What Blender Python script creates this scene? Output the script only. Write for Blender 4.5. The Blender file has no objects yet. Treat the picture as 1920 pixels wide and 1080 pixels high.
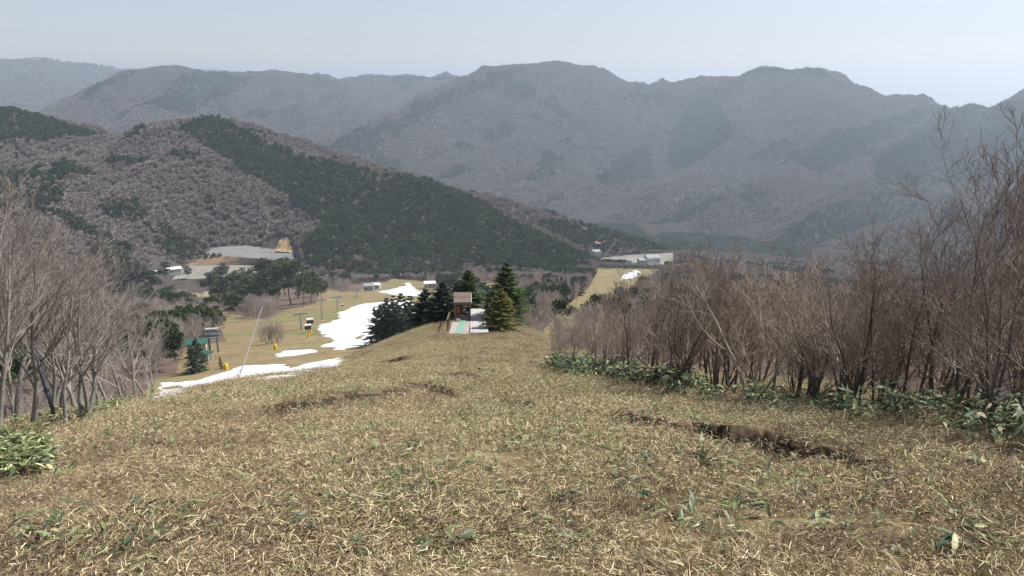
import bpy, math, random
import numpy as np
from mathutils import Vector, Matrix

# ------------------------------------------------------------------ camera, sky, sun, exposure
sc = bpy.context.scene
COL = sc.collection
cam_d = bpy.data.cameras.new('camera'); cam = bpy.data.objects.new('camera', cam_d); COL.objects.link(cam)
cam_d.sensor_width = 36.0; cam_d.lens = 36.0 * 1423.0 / 1920.0
cam_d.clip_start = .1; cam_d.clip_end = 60000
cam.location = (0, 0, 0); cam.rotation_euler = (math.radians(90 - 15.3), 0, 0)
sc.camera = cam

SUN_AZ, SUN_EL = math.radians(70), math.radians(52)          # azimuth clockwise from straight ahead
w = bpy.data.worlds.new('World'); sc.world = w; w.use_nodes = True
nt = w.node_tree; bg = nt.nodes['Background']
sky = nt.nodes.new('ShaderNodeTexSky'); sky.sky_type = 'NISHITA'; sky.sun_disc = False
sky.sun_elevation = SUN_EL; sky.sun_rotation = SUN_AZ
sky.air_density = 1.0; sky.dust_density = .6; sky.ozone_density = 3.0; sky.altitude = 600
tint = nt.nodes.new('ShaderNodeMix'); tint.data_type = 'RGBA'; tint.blend_type = 'MULTIPLY'; tint.inputs[0].default_value = 1; tint.inputs[7].default_value = (1.055, .985, 1.03, 1)
pale = nt.nodes.new('ShaderNodeHueSaturation'); pale.inputs['Saturation'].default_value = .6; pale.inputs['Value'].default_value = 1.04
nt.links.new(sky.outputs[0], pale.inputs['Color']); nt.links.new(pale.outputs[0], tint.inputs[6]); nt.links.new(tint.outputs[2], bg.inputs[0]); bg.inputs[1].default_value = .085
sun_d = bpy.data.lights.new('sun', 'SUN'); sun_d.energy = 5.0; sun_d.angle = math.radians(.55); sun_d.color = (1, .955, .89)
sun = bpy.data.objects.new('sun', sun_d); COL.objects.link(sun)
sdir = Vector((math.sin(SUN_AZ) * math.cos(SUN_EL), math.cos(SUN_AZ) * math.cos(SUN_EL), math.sin(SUN_EL)))
sun.rotation_euler = sdir.to_track_quat('Z', 'Y').to_euler(); sun.location = (80, 40, 120)
vs = sc.view_settings
vs.view_transform = 'Standard'; vs.look = 'None'; vs.gamma = 1; vs.use_curve_mapping = False; vs.exposure = .45
cy = sc.cycles
cy.max_bounces = 5; cy.diffuse_bounces = 2; cy.glossy_bounces = 2; cy.transmission_bounces = 2; cy.volume_bounces = 1
cy.use_denoising = True; cy.denoiser = 'OPENIMAGEDENOISE'; cy.denoising_input_passes = 'RGB_ALBEDO_NORMAL'; cy.denoising_prefilter = 'ACCURATE'
HAZE_DENSITY = .00014
# ------------------------------------------------------------------ terrain (numpy)
F_PX = 1423.0; PITCH = math.radians(15.3); CU, CV = 960.0, 540.0
def ray(u, v):
    """direction through a photo pixel (1920x1080), world axes: x right, y ahead, z up, eye at origin"""
    u = np.asarray(u, float); v = np.asarray(v, float)
    a = (u - CU) / F_PX; b = -(v - CV) / F_PX
    return np.stack([a, math.cos(PITCH) + b * math.sin(PITCH) + 0 * a, -math.sin(PITCH) + b * math.cos(PITCH) + 0 * a], -1)
def project(x, y, z):
    dep = y * math.cos(PITCH) - z * math.sin(PITCH)
    up = y * math.sin(PITCH) + z * math.cos(PITCH)
    dep = np.where(np.abs(dep) < 1e-6, 1e-6, dep)
    return CU + F_PX * x / dep, CV - F_PX * up / dep, dep
def at(u, v, r):
    d = ray(u, v); s = np.asarray(r, float) / np.hypot(d[..., 0], d[..., 1])
    return d * s[..., None]
def on_plane(u, v, z):
    d = ray(u, v); return d * (z / d[..., 2])[..., None]

def _hash(ix, iy, seed):
    h = (ix.astype(np.int64) * 374761393 + iy.astype(np.int64) * 668265263 + seed * 974634777) & 0xFFFFFFFF
    h = ((h ^ (h >> 13)) * 1274126177) & 0xFFFFFFFF
    h = (h ^ (h >> 16)) & 0xFFFFFFFF
    return h / 4294967295.0
def vnoise(x, y, seed=0):
    ix = np.floor(x); iy = np.floor(y); fx = x - ix; fy = y - iy
    fx = fx * fx * fx * (fx * (fx * 6 - 15) + 10); fy = fy * fy * fy * (fy * (fy * 6 - 15) + 10)
    a = _hash(ix, iy, seed); b = _hash(ix + 1, iy, seed); c = _hash(ix, iy + 1, seed); d = _hash(ix + 1, iy + 1, seed)
    return (a + (b - a) * fx) * (1 - fy) + (c + (d - c) * fx) * fy
def fbm(x, y, octv=4, seed=0, gain=.5):
    s = 0; a = 1; t = 0
    for k in range(octv):
        s = s + a * vnoise(x * 2 ** k + 17.3 * k, y * 2 ** k - 9.1 * k, seed + k); t += a; a *= gain
    return s / t            # 0..1
def smax(a, b, t):
    return np.maximum(a, b) + t * np.log1p(np.exp(-np.abs(a - b) / t))
def smooth(e0, e1, x):
    t = np.clip((x - e0) / (e1 - e0), 0, 1); return t * t * (3 - 2 * t)
def inpoly(px, py, poly):
    poly = np.asarray(poly, float); r = np.zeros(np.shape(px), bool); n = len(poly)
    for i in range(n):
        x0, y0 = poly[i]; x1, y1 = poly[(i + 1) % n]
        if y0 == y1: continue
        c = ((y0 > py) != (y1 > py)) & (px < (x1 - x0) * (py - y0) / (y1 - y0) + x0)
        r ^= c
    return r

# ridge lines: (u, v, distance) in the photograph; distances from the size of the trees and from what hides what
RIDGES = {
 'far': (.30, [[(-700,150,9000),(-300,128,8200),(0,113,7000),(100,113,6800),(180,128,6600),(260,150,6300),(330,185,6000)],
               [(100,113,6800),(60,170,5600),(20,215,4800)],
               [(200,132,10500),(345,123,10800),(390,126,10800),(460,143,11000),(600,160,11000)]]),
 'ridge': (.50, [[(-100,290,2900),(100,212,3300),(200,168,3500),(245,146,3600),(330,125,3900),(390,138,4000),(430,146,4100),(510,138,4300),(610,151,4500),(700,151,4600),(830,140,4700),(900,175,4700)],
               [(330,125,3900),(300,185,3300),(240,240,2800)],
               [(390,138,4000),(430,190,3500),(370,240,3000),(330,270,2600)],
               [(510,138,4300),(540,190,3700),(600,240,3200),(620,280,2800)],
               [(610,151,4500),(660,200,3800),(690,240,3300)],
               [(830,140,4700),(790,190,4000),(720,230,3500)]]),
 'mountain': (.52, [[(600,330,2300),(660,270,2600),(740,222,2900),(850,167,3300),(920,135,3500),(985,128,3650),(1050,118,3800),(1120,135,3850),(1220,165,3900),(1290,148,3800),(1400,135,3700),(1520,133,3600),(1560,150,3600),(1640,172,3600),(1730,195,3600),(1850,192,3500),(1920,183,3400),(2100,150,3200),(2500,120,3000)],
               [(1050,118,3800),(980,190,3300),(900,260,2850),(800,330,2350),(720,370,2000)],
               [(1120,135,3850),(1110,220,3250),(1050,290,2800),(980,350,2350),(900,400,1950)],
               [(1220,165,3900),(1230,250,3200),(1180,320,2700),(1090,380,2250),(1030,420,1950)],
               [(1400,135,3700),(1400,210,3150),(1330,300,2650),(1230,380,2150),(1170,420,1900)],
               [(1520,133,3600),(1560,210,3050),(1490,300,2550),(1390,380,2080),(1300,430,1800)],
               [(1730,195,3600),(1640,250,2900),(1520,300,2500),(1420,360,2100)],
               [(1850,192,3500),(1740,270,2700),(1620,360,2150),(1480,440,1700)],
               [(1920,183,3400),(1900,290,2500),(1780,390,1950),(1640,460,1600)],
               [(2100,150,3200),(2080,300,2200),(1980,420,1650)]]),
 'hill': (.36, [[(-500,170,1500),(-150,190,1400),(0,210,1330),(90,232,1290),(200,258,1270),(260,250,1240),(330,233,1190),(400,230,1150),(470,262,1090),(560,302,1030),(640,318,980),(700,332,950),(800,348,915),(900,388,885),(1000,442,870),(1090,490,870)],
               [(200,258,1270),(120,330,1000),(60,400,800)],
               [(400,230,1150),(330,310,990),(240,380,860),(180,430,760)],
               [(560,302,1030),(500,370,930),(440,420,860)],
               [(700,332,950),(640,410,850),(600,460,770)],
               [(800,348,915),(800,420,830),(800,480,750)],
               [(900,388,885),(930,440,830),(940,480,780)]]),
}
BASE_R = np.array([0, 40, 75, 110, 170, 260, 400, 520, 680, 890, 1200, 1700, 2100, 3000, 14000])
BASE_Z = np.array([-22, -25, -33, -43.7, -60, -83, -115.5, -142, -176, -214, -276, -340, -365, -370, -380])
NEAR_Y = np.array([-400, -60, -20, -8, 0, 3.3, 5, 7, 10, 14, 20, 30, 40, 50, 58, 66, 72, 80, 100, 140, 400, 2500])
NEAR_Z = np.array([-60, 7.0, 2.2, .2, -1.62, -2.42, -2.90, -3.55, -4.57, -5.95, -8.05, -11.45, -14.55, -17.4, -19.6, -21.3, -23.6, -28.5, -40, -62, -260, -1500])
def pchip(xk, yk, x):
    h = np.diff(xk); d = np.diff(yk) / h; m = np.zeros_like(yk, float)
    w1 = 2 * h[1:] + h[:-1]; w2 = h[1:] + 2 * h[:-1]
    same = d[1:] * d[:-1] > 0
    with np.errstate(divide='ignore', invalid='ignore'):
        m[1:-1] = np.where(same, (w1 + w2) / (w1 / d[:-1] + w2 / d[1:]), 0)
    m[0] = d[0]; m[-1] = d[-1]
    x = np.clip(x, xk[0], xk[-1]); i = np.clip(np.searchsorted(xk, x) - 1, 0, len(xk) - 2)
    t = (x - xk[i]) / h[i]; a = yk[i]; b = yk[i + 1]
    return a * (1 + 2 * t) * (1 - t) ** 2 + b * t * t * (3 - 2 * t) + h[i] * (m[i] * t * (1 - t) ** 2 + m[i + 1] * t * t * (t - 1))

def near_z(x, y):
    zc = pchip(NEAR_Y, NEAR_Z, y)
    ax = -.075 * np.clip(y - 10, 0, 56)                      # crest of the nose drifts left toward the hut
    far = smooth(22, 58, y)
    dl = np.clip(ax - x - 1.5, 0, None)
    l0 = np.where(dl < 26, .0115 * dl ** 2, .0115 * 26 ** 2 + .6 * (dl - 26))
    l1 = np.sqrt((.43 * dl) ** 2 + .8) - .8 ** .5
    dr = np.clip(x - ax - 3.2, 0, None)
    r0 = np.where(dr < 14, .010 * dr ** 2, .010 * 196 + .28 * (dr - 14))
    r1 = np.sqrt((.48 * dr) ** 2 + .5) - .5 ** .5
    return zc - l0 * (1 - far) - l1 * far - r0 * (1 - far) - r1 * far

def tent(X, Y, lines, k):
    best = np.full(X.shape, -1e4)
    for L in lines:
        P = np.array([at(*p) for p in L])
        for a, b in zip(P[:-1], P[1:]):
            d = b - a; l2 = d[0] ** 2 + d[1] ** 2
            t = np.clip(((X - a[0]) * d[0] + (Y - a[1]) * d[1]) / l2, 0, 1)
            dist = np.hypot(X - a[0] - t * d[0], Y - a[1] - t * d[1])
            soft = np.sqrt(dist ** 2 + 15 ** 2) - 15
            best = np.maximum(best, a[2] + t * d[2] - k * soft)
    return best

# plan polygons of level ground, traced on planes
LOT_UP_Z, LOT_LO_Z = -170.0, -177.0
LOT_UP = on_plane([398, 470, 548, 552, 500, 386], [464, 460, 474, 489, 486, 476], LOT_UP_Z)
LOT_LO = on_plane([345, 380, 420, 500, 560, 560, 470, 400, 322], [499, 494, 497, 497, 500, 516, 522, 522, 524], LOT_LO_Z)
LOT_R_Z = -219.0
LOT_R = on_plane([1128, 1180, 1262, 1262, 1225, 1130], [484, 478, 474, 492, 503, 497], LOT_R_Z)

def poly_dist(x, y, poly):
    """distance outside a plan polygon (0 inside)"""
    d = np.full(x.shape, 1e9); n = len(poly)
    for i in range(n):
        a, b = poly[i], poly[(i + 1) % n]; e = b - a
        t = np.clip(((x - a[0]) * e[0] + (y - a[1]) * e[1]) / (e @ e), 0, 1)
        d = np.minimum(d, np.hypot(x - a[0] - t * e[0], y - a[1] - t * e[1]))
    return np.where(inpoly(x, y, poly), 0, d)
def height(X, Y):
    R = np.hypot(X, Y)
    n = near_z(X, Y)
    b = np.interp(R, BASE_R, BASE_Z)
    b = b + 3.0 * (fbm(X / 60, Y / 60, 3, 5) - .5) * smooth(60, 200, R)
    lab = np.zeros(X.shape, np.int8)                          # 0 meadow
    H = smax(n, b, 1.2); lab[b > n] = 1
    mid = smooth(700, 1200, R)
    for i, (nm, (k, lines)) in enumerate(RIDGES.items()):
        t = tent(X, Y, lines, k)
        sc = {'hill': 70, 'mountain': 300, 'ridge': 320, 'far': 400}[nm]
        am = {'hill': 14, 'mountain': 52, 'ridge': 50, 'far': 50}[nm]
        wob = (1 - np.abs(2 * fbm(X / sc, Y / sc, 5, 31 + i * 7) - 1) * 2) - .35
        below = np.clip((t.max() - t) / 60, 0, 1)
        t2 = t + am * wob * (.25 + .75 * below)
        sel = t2 > H
        H = smax(H, t2, {'hill': 4, 'mountain': 6, 'ridge': 6, 'far': 10}[nm]); lab[sel] = 2 + i
    # the cuts below the car parks: ground in front of them stays lower than their near edge
    A = np.arctan2(X, Y)
    for u0, u1, vf, zf, rf in ((318, 566, 525.5, LOT_LO_Z, 735), (1120, 1262, 505, LOT_R_Z, 915)):
        a0, a1 = (math.atan2(u0 - CU, F_PX * math.cos(PITCH)), math.atan2(u1 - CU, F_PX * math.cos(PITCH)))
        d0, d1 = ray(u0, vf), ray(u1, vf); sl = max(d0[2] / math.hypot(d0[0], d0[1]), d1[2] / math.hypot(d1[0], d1[1]))
        pen = np.maximum(np.maximum(a0 - A, A - a1), 0) * R * .45
        cap = np.where(R < 450, 1e5, sl * R - 1.0 + pen + np.clip(R - rf, 0, None) * .6)
        H = np.minimum(H, cap)
    hull = np.concatenate([on_plane([345, 322, 400, 470, 560], [499, 524, 522, 522, 516], LOT_LO_Z)[:, :2], LOT_UP[[3, 4, 5], :2]])
    for poly, z in ((hull, LOT_LO_Z), (LOT_UP[:, :2], LOT_UP_Z), (LOT_R[:, :2], LOT_R_Z)):
        c = poly.mean(0); near_ = np.hypot(X - c[0], Y - c[1]) < 220
        d = poly_dist(X[near_], Y[near_], poly)
        H[near_] = np.minimum(H[near_], z - .6 + .62 * np.clip(d - 1.5, 0, None))
    return H, lab
# ------------------------------------------------------------------ helpers
rng = np.random.default_rng(7); random.seed(7)
def add_props(o, label=None, cat=None, group=None, kind=None):
    if label: o['label'] = label
    if cat: o['category'] = cat
    if group: o['group'] = group
    if kind: o['kind'] = kind
    return o
def mesh_np(name, V, Fq, mat=None, smooth_=False, colors=None):
    """V (n,3); Fq list of (m,k) int arrays"""
    me = bpy.data.meshes.new(name)
    if not isinstance(Fq, (list, tuple)): Fq = [Fq]
    Fq = [np.asarray(f, np.int32) for f in Fq if len(f)]
    V = np.asarray(V, np.float32)
    me.vertices.add(len(V)); me.vertices.foreach_set('co', V.ravel())
    loops = np.concatenate([f.ravel() for f in Fq]); tot = np.concatenate([np.full(len(f), f.shape[1], np.int32) for f in Fq])
    st = np.concatenate([[0], np.cumsum(tot)[:-1]]).astype(np.int32)
    me.loops.add(len(loops)); me.loops.foreach_set('vertex_index', loops)
    me.polygons.add(len(tot)); me.polygons.foreach_set('loop_start', st)
    me.polygons.foreach_set('use_smooth', np.full(len(tot), bool(smooth_)))
    if colors is not None:
        a = me.color_attributes.new('col', 'FLOAT_COLOR', 'POINT')
        c = np.ones((len(V), 4), np.float32); c[:, :3] = colors
        a.data.foreach_set('color', c.ravel())
    me.update(calc_edges=True); me.validate()
    if mat: me.materials.append(mat)
    return me
def link(name, me, parent=None, loc=None, rotz=0, scale=None):
    o = bpy.data.objects.new(name, me); COL.objects.link(o)
    if parent: o.parent = parent
    if loc is not None: o.location = loc
    if rotz: o.rotation_euler = (0, 0, rotz)
    if scale is not None: o.scale = scale if hasattr(scale, '__len__') else (scale,) * 3
    return o
def empty(name, loc, rotz=0, scale=1, label=None, cat=None, group=None):
    o = link(name, None, None, loc, rotz, scale); o.empty_display_size = .2
    return add_props(o, label, cat, group)

class MB:
    """collects boxes, tubes, prisms for one part"""
    def __init__(s): s.v = []; s.f = {}; s.n = 0
    def add(s, V, Fs):
        V = np.asarray(V, float)
        for f in Fs: s.f.setdefault(len(f), []).append([i + s.n for i in f])
        s.v.append(V); s.n += len(V)
    def box(s, c, d, R=None):
        h = np.array(d) / 2
        V = np.array([[x, y, z] for z in (-1, 1) for y in (-1, 1) for x in (-1, 1)]) * h
        if R is not None: V = V @ np.array(R).T
        s.add(V + np.array(c), [(0, 2, 3, 1), (4, 5, 7, 6), (0, 1, 5, 4), (2, 6, 7, 3), (0, 4, 6, 2), (1, 3, 7, 5)]); return s
    def tube(s, P, r, n=8, cap=True):
        P = np.asarray(P, float); k = len(P); r = np.broadcast_to(np.asarray(r, float), (k,))
        T = np.gradient(P, axis=0); T /= np.linalg.norm(T, axis=1)[:, None]
        ref = np.array([0, 0, 1.]) if abs(T[0][2]) < .9 else np.array([1., 0, 0])
        A = np.cross(T, ref); A /= np.linalg.norm(A, axis=1)[:, None]; B = np.cross(T, A)
        an = np.arange(n) * 2 * np.pi / n
        V = (P[:, None] + r[:, None, None] * (np.cos(an)[None, :, None] * A[:, None] + np.sin(an)[None, :, None] * B[:, None])).reshape(-1, 3)
        Fs = [(i * n + j, i * n + (j + 1) % n, (i + 1) * n + (j + 1) % n, (i + 1) * n + j) for i in range(k - 1) for j in range(n)]
        if cap: Fs += [tuple(range(n))[::-1], tuple((k - 1) * n + j for j in range(n))]
        s.add(V, Fs); return s
    def hexa(s, eight): # bottom 4 ccw, top 4 ccw
        s.add(eight, [(3, 2, 1, 0), (4, 5, 6, 7), (0, 1, 5, 4), (1, 2, 6, 5), (2, 3, 7, 6), (3, 0, 4, 7)]); return s
    def mesh(s, name, mat):
        return mesh_np(name, np.concatenate(s.v), [np.array(f) for f in s.f.values()], mat)
    def build(s, name, mat, parent=None, loc=None): return link(name, s.mesh(name, mat), parent, loc)

# ---- materials
MATS = {}
def mat(name, base, rough=.8, noise=None, amount=.35, bump=0, bscale=None, rnd=0, attr=False, spec=.3, hue=None, detail=5, metal=0):
    """procedural principled material; noise = object-space noise scale, attr = multiply by vertex colour, rnd = per-instance value spread"""
    if name in MATS: return MATS[name]
    m = bpy.data.materials.new(name); m.use_nodes = True; t = m.node_tree; N = t.nodes; Lk = t.links.new
    b = N['Principled BSDF']; b.inputs['Roughness'].default_value = rough; b.inputs['Specular IOR Level'].default_value = spec
    b.inputs['Metallic'].default_value = metal
    if attr:
        a = N.new('ShaderNodeAttribute'); a.attribute_name = 'col'; c = a.outputs['Color']
        if base is not None:
            mx = N.new('ShaderNodeMix'); mx.data_type = 'RGBA'; mx.blend_type = 'MULTIPLY'; mx.inputs[0].default_value = 1
            Lk(c, mx.inputs[6]); mx.inputs[7].default_value = (*base, 1); c = mx.outputs[2]
    else:
        r = N.new('ShaderNodeRGB'); r.outputs[0].default_value = (*base, 1); c = r.outputs[0]
    geo = N.new('ShaderNodeTexCoord')
    def mulval(c, valsock):
        mx = N.new('ShaderNodeMix'); mx.data_type = 'RGBA'; mx.blend_type = 'MULTIPLY'; mx.inputs[0].default_value = 1
        Lk(c, mx.inputs[6]); Lk(valsock, mx.inputs[7]); return mx.outputs[2]
    if noise:
        for k, sc_ in enumerate(noise if isinstance(noise, (tuple, list)) else (noise,)):
            n = N.new('ShaderNodeTexNoise'); n.inputs['Scale'].default_value = sc_; n.inputs['Detail'].default_value = detail; n.inputs['Roughness'].default_value = .65
            Lk(geo.outputs['Object'], n.inputs['Vector'])
            mr = N.new('ShaderNodeMapRange'); mr.inputs['From Min'].default_value = .25; mr.inputs['From Max'].default_value = .75
            mr.inputs['To Min'].default_value = 1 - amount; mr.inputs['To Max'].default_value = 1 + amount
            Lk(n.outputs[0], mr.inputs['Value']); c = mulval(c, mr.outputs[0])
    if rnd:
        oi = N.new('ShaderNodeObjectInfo'); mr = N.new('ShaderNodeMapRange')
        mr.inputs['To Min'].default_value = 1 - rnd; mr.inputs['To Max'].default_value = 1 + rnd
        Lk(oi.outputs['Random'], mr.inputs['Value']); c = mulval(c, mr.outputs[0])
        if hue:
            hs = N.new('ShaderNodeHueSaturation'); mh = N.new('ShaderNodeMapRange')
            wn = N.new('ShaderNodeTexWhiteNoise'); wn.noise_dimensions = '1D'; Lk(oi.outputs['Random'], wn.inputs['W'])
            mh.inputs['To Min'].default_value = .5 - hue; mh.inputs['To Max'].default_value = .5 + hue
            Lk(wn.outputs[0], mh.inputs['Value']); Lk(mh.outputs[0], hs.inputs['Hue']); Lk(c, hs.inputs['Color']); c = hs.outputs[0]
    Lk(c, b.inputs['Base Color'])
    if bump:
        n = N.new('ShaderNodeTexNoise'); n.inputs['Scale'].default_value = bscale or 10; n.inputs['Detail'].default_value = 6
        Lk(geo.outputs['Object'], n.inputs['Vector'])
        bp = N.new('ShaderNodeBump'); bp.inputs['Strength'].default_value = bump; bp.inputs['Distance'].default_value = .3 / (bscale or 10)
        Lk(n.outputs[0], bp.inputs['Height']); Lk(bp.outputs[0], b.inputs['Normal'])
    MATS[name] = m; return m

# ---- branching growth in numpy
def unit(a): return a / np.maximum(np.linalg.norm(a, axis=-1, keepdims=True), 1e-9)
def grow(S, D, Ln, k, wander, up, bias=(0, 0, 0), g=rng):
    N_ = len(S); P = np.zeros((N_, k, 3)); P[:, 0] = S; d = unit(D)
    for i in range(1, k):
        d = unit(d + wander * g.normal(size=(N_, 3)) + np.array([0, 0, up]) + np.array(bias))
        P[:, i] = P[:, i - 1] + d * (Ln / (k - 1))[:, None]
    return P
def sprout(P, R, nch, t0, t1, ang, lr, Lp, rr, g=rng, even=False):
    """children of polylines: start, dir, length, radius"""
    N_, k, _ = P.shape
    t = (np.linspace(t0, t1, nch)[None] + g.normal(scale=.04, size=(N_, nch))) if even else g.uniform(t0, t1, (N_, nch))
    t = np.clip(t, 0, .995)
    x = t * (k - 1); i = np.minimum(x.astype(int), k - 2); f = (x - i)[..., None]
    idx = np.arange(N_)[:, None]
    A = P[idx, i]; B = P[idx, i + 1]; S = A + (B - A) * f; T = unit(B - A)
    q = unit(np.cross(T, g.normal(size=T.shape)))
    an = np.radians(g.normal(ang, ang * .22, size=T.shape[:2]))[..., None]
    D = T * np.cos(an) + q * np.sin(an)
    Ln = Lp[:, None] * lr * (1.15 - .6 * t) * g.uniform(.7, 1.2, t.shape)
    rad = (R[idx, i] * (1 - f[..., 0]) + R[idx, i + 1] * f[..., 0]) * rr
    return S.reshape(-1, 3), D.reshape(-1, 3), Ln.ravel(), rad.ravel()
def tubes(P, R, n):
    N_, k, _ = P.shape
    T = np.gradient(P, axis=1); T = unit(T)
    ref = np.where(np.abs(T[..., 2:3]) < .8, np.array([0, 0, 1.]), np.array([1., 0, 0]))
    A = unit(np.cross(T, ref)); B = np.cross(T, A)
    an = np.arange(n) * 2 * np.pi / n
    V = P[:, :, None] + R[:, :, None, None] * (np.cos(an)[None, None, :, None] * A[:, :, None] + np.sin(an)[None, None, :, None] * B[:, :, None])
    b = (np.arange(N_) * k * n)[:, None, None]; i = np.arange(k - 1)[None, :, None] * n; j = np.arange(n)[None, None]; j2 = (j + 1) % n
    Fq = np.stack([b + i + j, b + i + j2, b + i + n + j2, b + i + n + j], -1).reshape(-1, 4)
    return V.reshape(-1, 3), Fq
def merge(parts):
    Vs, Fs, n, C = [], [], 0, []
    for p in parts:
        Vs.append(p[0]); Fs.append(p[1] + n); n += len(p[0])
        if len(p) > 2: C.append(p[2])
    return (np.concatenate(Vs), Fs, np.concatenate(C) if C else None)
def taper(r0, k, end): return r0[:, None] * np.linspace(1, end, k)[None]
def blades(A, B, w0, w1, g=rng, side=None):
    """flat tapering quads from A to B"""
    N_ = len(A); T = unit(B - A)
    s = unit(np.cross(T, g.normal(size=T.shape))) if side is None else side
    w0 = np.broadcast_to(w0, (N_,))[:, None] / 2; w1 = np.broadcast_to(w1, (N_,))[:, None] / 2
    V = np.stack([A - s * w0, A + s * w0, B + s * w1, B - s * w1], 1).reshape(-1, 3)
    return V, (np.arange(N_)[:, None] * 4 + np.arange(4)[None])

def bare_tree(seed, H=5.0, r0=.09, stems=1, lean=.1, limbs=9, subs=7, twigs=6, fine=4, ang=38, up=.10, bias=(0, 0, 0), low=.28, spread=.25, twig_r=.0045, wander=.09):
    """returns (trunk V,F), (crown V,F)"""
    g = np.random.default_rng(seed)
    a = g.uniform(0, 2 * np.pi, stems) if stems > 1 else np.array([g.uniform(0, 6.28)])
    sp = spread if stems > 1 else lean
    D = np.stack([np.cos(a) * sp * g.uniform(.3, 1.3, stems), np.sin(a) * sp * g.uniform(.3, 1.3, stems), np.ones(stems)], 1)
    S = np.stack([np.cos(a) * .12 * (stems > 1), np.sin(a) * .12 * (stems > 1), np.full(stems, -.25)], 1)
    L0 = H * g.uniform(.72, 1.0, stems) if stems > 1 else np.array([H * .97])
    P0 = grow(S, D, L0, 11, wander, .05, np.array(bias) * .4, g)
    R0 = taper(np.full(stems, r0) * g.uniform(.7, 1.1, stems), 11, .12) ; R0[:, 0] *= 1.5; R0[:, 1] *= 1.1
    trunk = tubes(P0, R0, 8 if stems == 1 else 6)
    c = []
    s, d, l, r = sprout(P0, R0, limbs, low, .97, ang, .55, L0, .55, g, True)
    P1 = grow(s, d, l, 7, .13, up, bias, g); R1 = taper(r, 7, .22); c.append(tubes(P1, R1, 5))
    s, d, l, r = sprout(P1, R1, subs, .18, .98, ang * .95, .5, l, .6, g)
    r = np.maximum(r, twig_r * 1.3)
    P2 = grow(s, d, l, 5, .13, up, bias, g); R2 = taper(r, 5, .35); c.append(tubes(P2, R2, 4))
    s, d, l2, r = sprout(P2, R2, twigs, .15, .98, ang * .9, .55, l, .65, g)
    r = np.maximum(r, twig_r)
    P3 = grow(s, d, l2, 4, .12, up, bias, g); R3 = taper(r, 4, .55); c.append(tubes(P3, R3, 3))
    if fine:
        s, d, l3, r = sprout(P3, R3, fine, .2, .98, ang * .9, .55, l2, .8, g)
        r = np.maximum(r * .8, twig_r * .8)
        P4 = grow(s, d, np.maximum(l3, .10), 3, .1, up, bias, g); c.append(tubes(P4, taper(r, 3, .7), 3))
    V, Fs, _ = merge(c)
    return trunk, (V, Fs)

def fir(seed, H=8.0, Rb=2.1, whorls=24, per=7, tw=13, wide=.055, low=.04, droop=.22):
    """conifer with whorls of sprays; returns trunk, crown, per-vertex tint"""
    g = np.random.default_rng(seed)
    z = np.linspace(-.4, H, 9); P = np.stack([.02 * g.normal(size=9), .02 * g.normal(size=9), z], 1)[None]
    trunk = tubes(P, (Rb * .06 * (1 - np.linspace(0, .95, 9)))[None], 7)
    h = np.repeat(low * H + (H * (1 - low)) * (np.linspace(0, .985, whorls) ** .92), per) + g.normal(scale=H * .008, size=whorls * per)
    n = len(h); fr = np.clip(h / H, 0, 1)
    Lb = Rb * (1 - fr) ** .82 * g.uniform(.68, 1.12, n) + .12
    a = g.uniform(0, 2 * np.pi, n)
    D = np.stack([np.cos(a), np.sin(a), np.full(n, .12) + .5 * fr], 1)
    k = 6; B = np.zeros((n, k, 3)); B[:, 0] = np.stack([0 * h, 0 * h, h], 1); d = unit(D)
    for i in range(1, k):
        d = unit(d + np.array([0, 0, -droop * .5]) * (1 - fr)[:, None] * (1.6 if i < 4 else -.7) + .05 * g.normal(size=(n, 3)))
        B[:, i] = B[:, i - 1] + d * (Lb / (k - 1))[:, None]
    parts = []; tint = []
    br = tubes(B, taper(.02 * Lb + .008, k, .3), 3); parts.append(br); tint.append(np.full((len(br[0]), 3), (.5, .38, .3)))
    t = np.linspace(.12, 1, tw)[None].repeat(n, 0) + g.normal(scale=.02, size=(n, tw)); t = np.clip(t, .05, .999)
    x = t * (k - 1); i = np.minimum(x.astype(int), k - 2); f = (x - i)[..., None]; idx = np.arange(n)[:, None]
    A = B[idx, i] * (1 - f) + B[idx, i + 1] * f; T = unit(B[idx, i + 1] - B[idx, i])
    side = unit(np.cross(T, np.array([0, 0, 1.])))
    tl = Lb[:, None] * .42 * (1.12 - t) + .08
    for sgn in (-1, 1):
        dd = unit(T * .75 + side * sgn * g.uniform(.55, 1.0, t.shape)[..., None] + np.array([0, 0, -.1]) + .12 * g.normal(size=T.shape))
        E = A + dd * (tl * g.uniform(.7, 1.25, t.shape))[..., None]
        A_, E_ = A.reshape(-1, 3), E.reshape(-1, 3)
        for roll in (0, 1):
            nrm = np.tile(np.array([[0, 0, 1.]]), (len(A_), 1)) if roll else None
            sd = unit(np.cross(unit(E_ - A_), np.array([0, 0, 1.]) + .5 * g.normal(size=A_.shape)))
            if roll: sd = unit(np.cross(unit(E_ - A_), sd))
            ww = wide * (1.0 if not roll else .6) * g.uniform(.8, 1.4, len(A_)) * (Rb / 2.1) ** .5
            bl = blades(A_, E_, ww * 1.25, ww * .7, g, sd); parts.append(bl)
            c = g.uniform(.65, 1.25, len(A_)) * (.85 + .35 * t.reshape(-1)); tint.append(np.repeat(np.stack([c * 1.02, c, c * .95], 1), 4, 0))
    V, Fs, _ = merge(parts)
    return trunk, (V, Fs), np.concatenate(tint)

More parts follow.
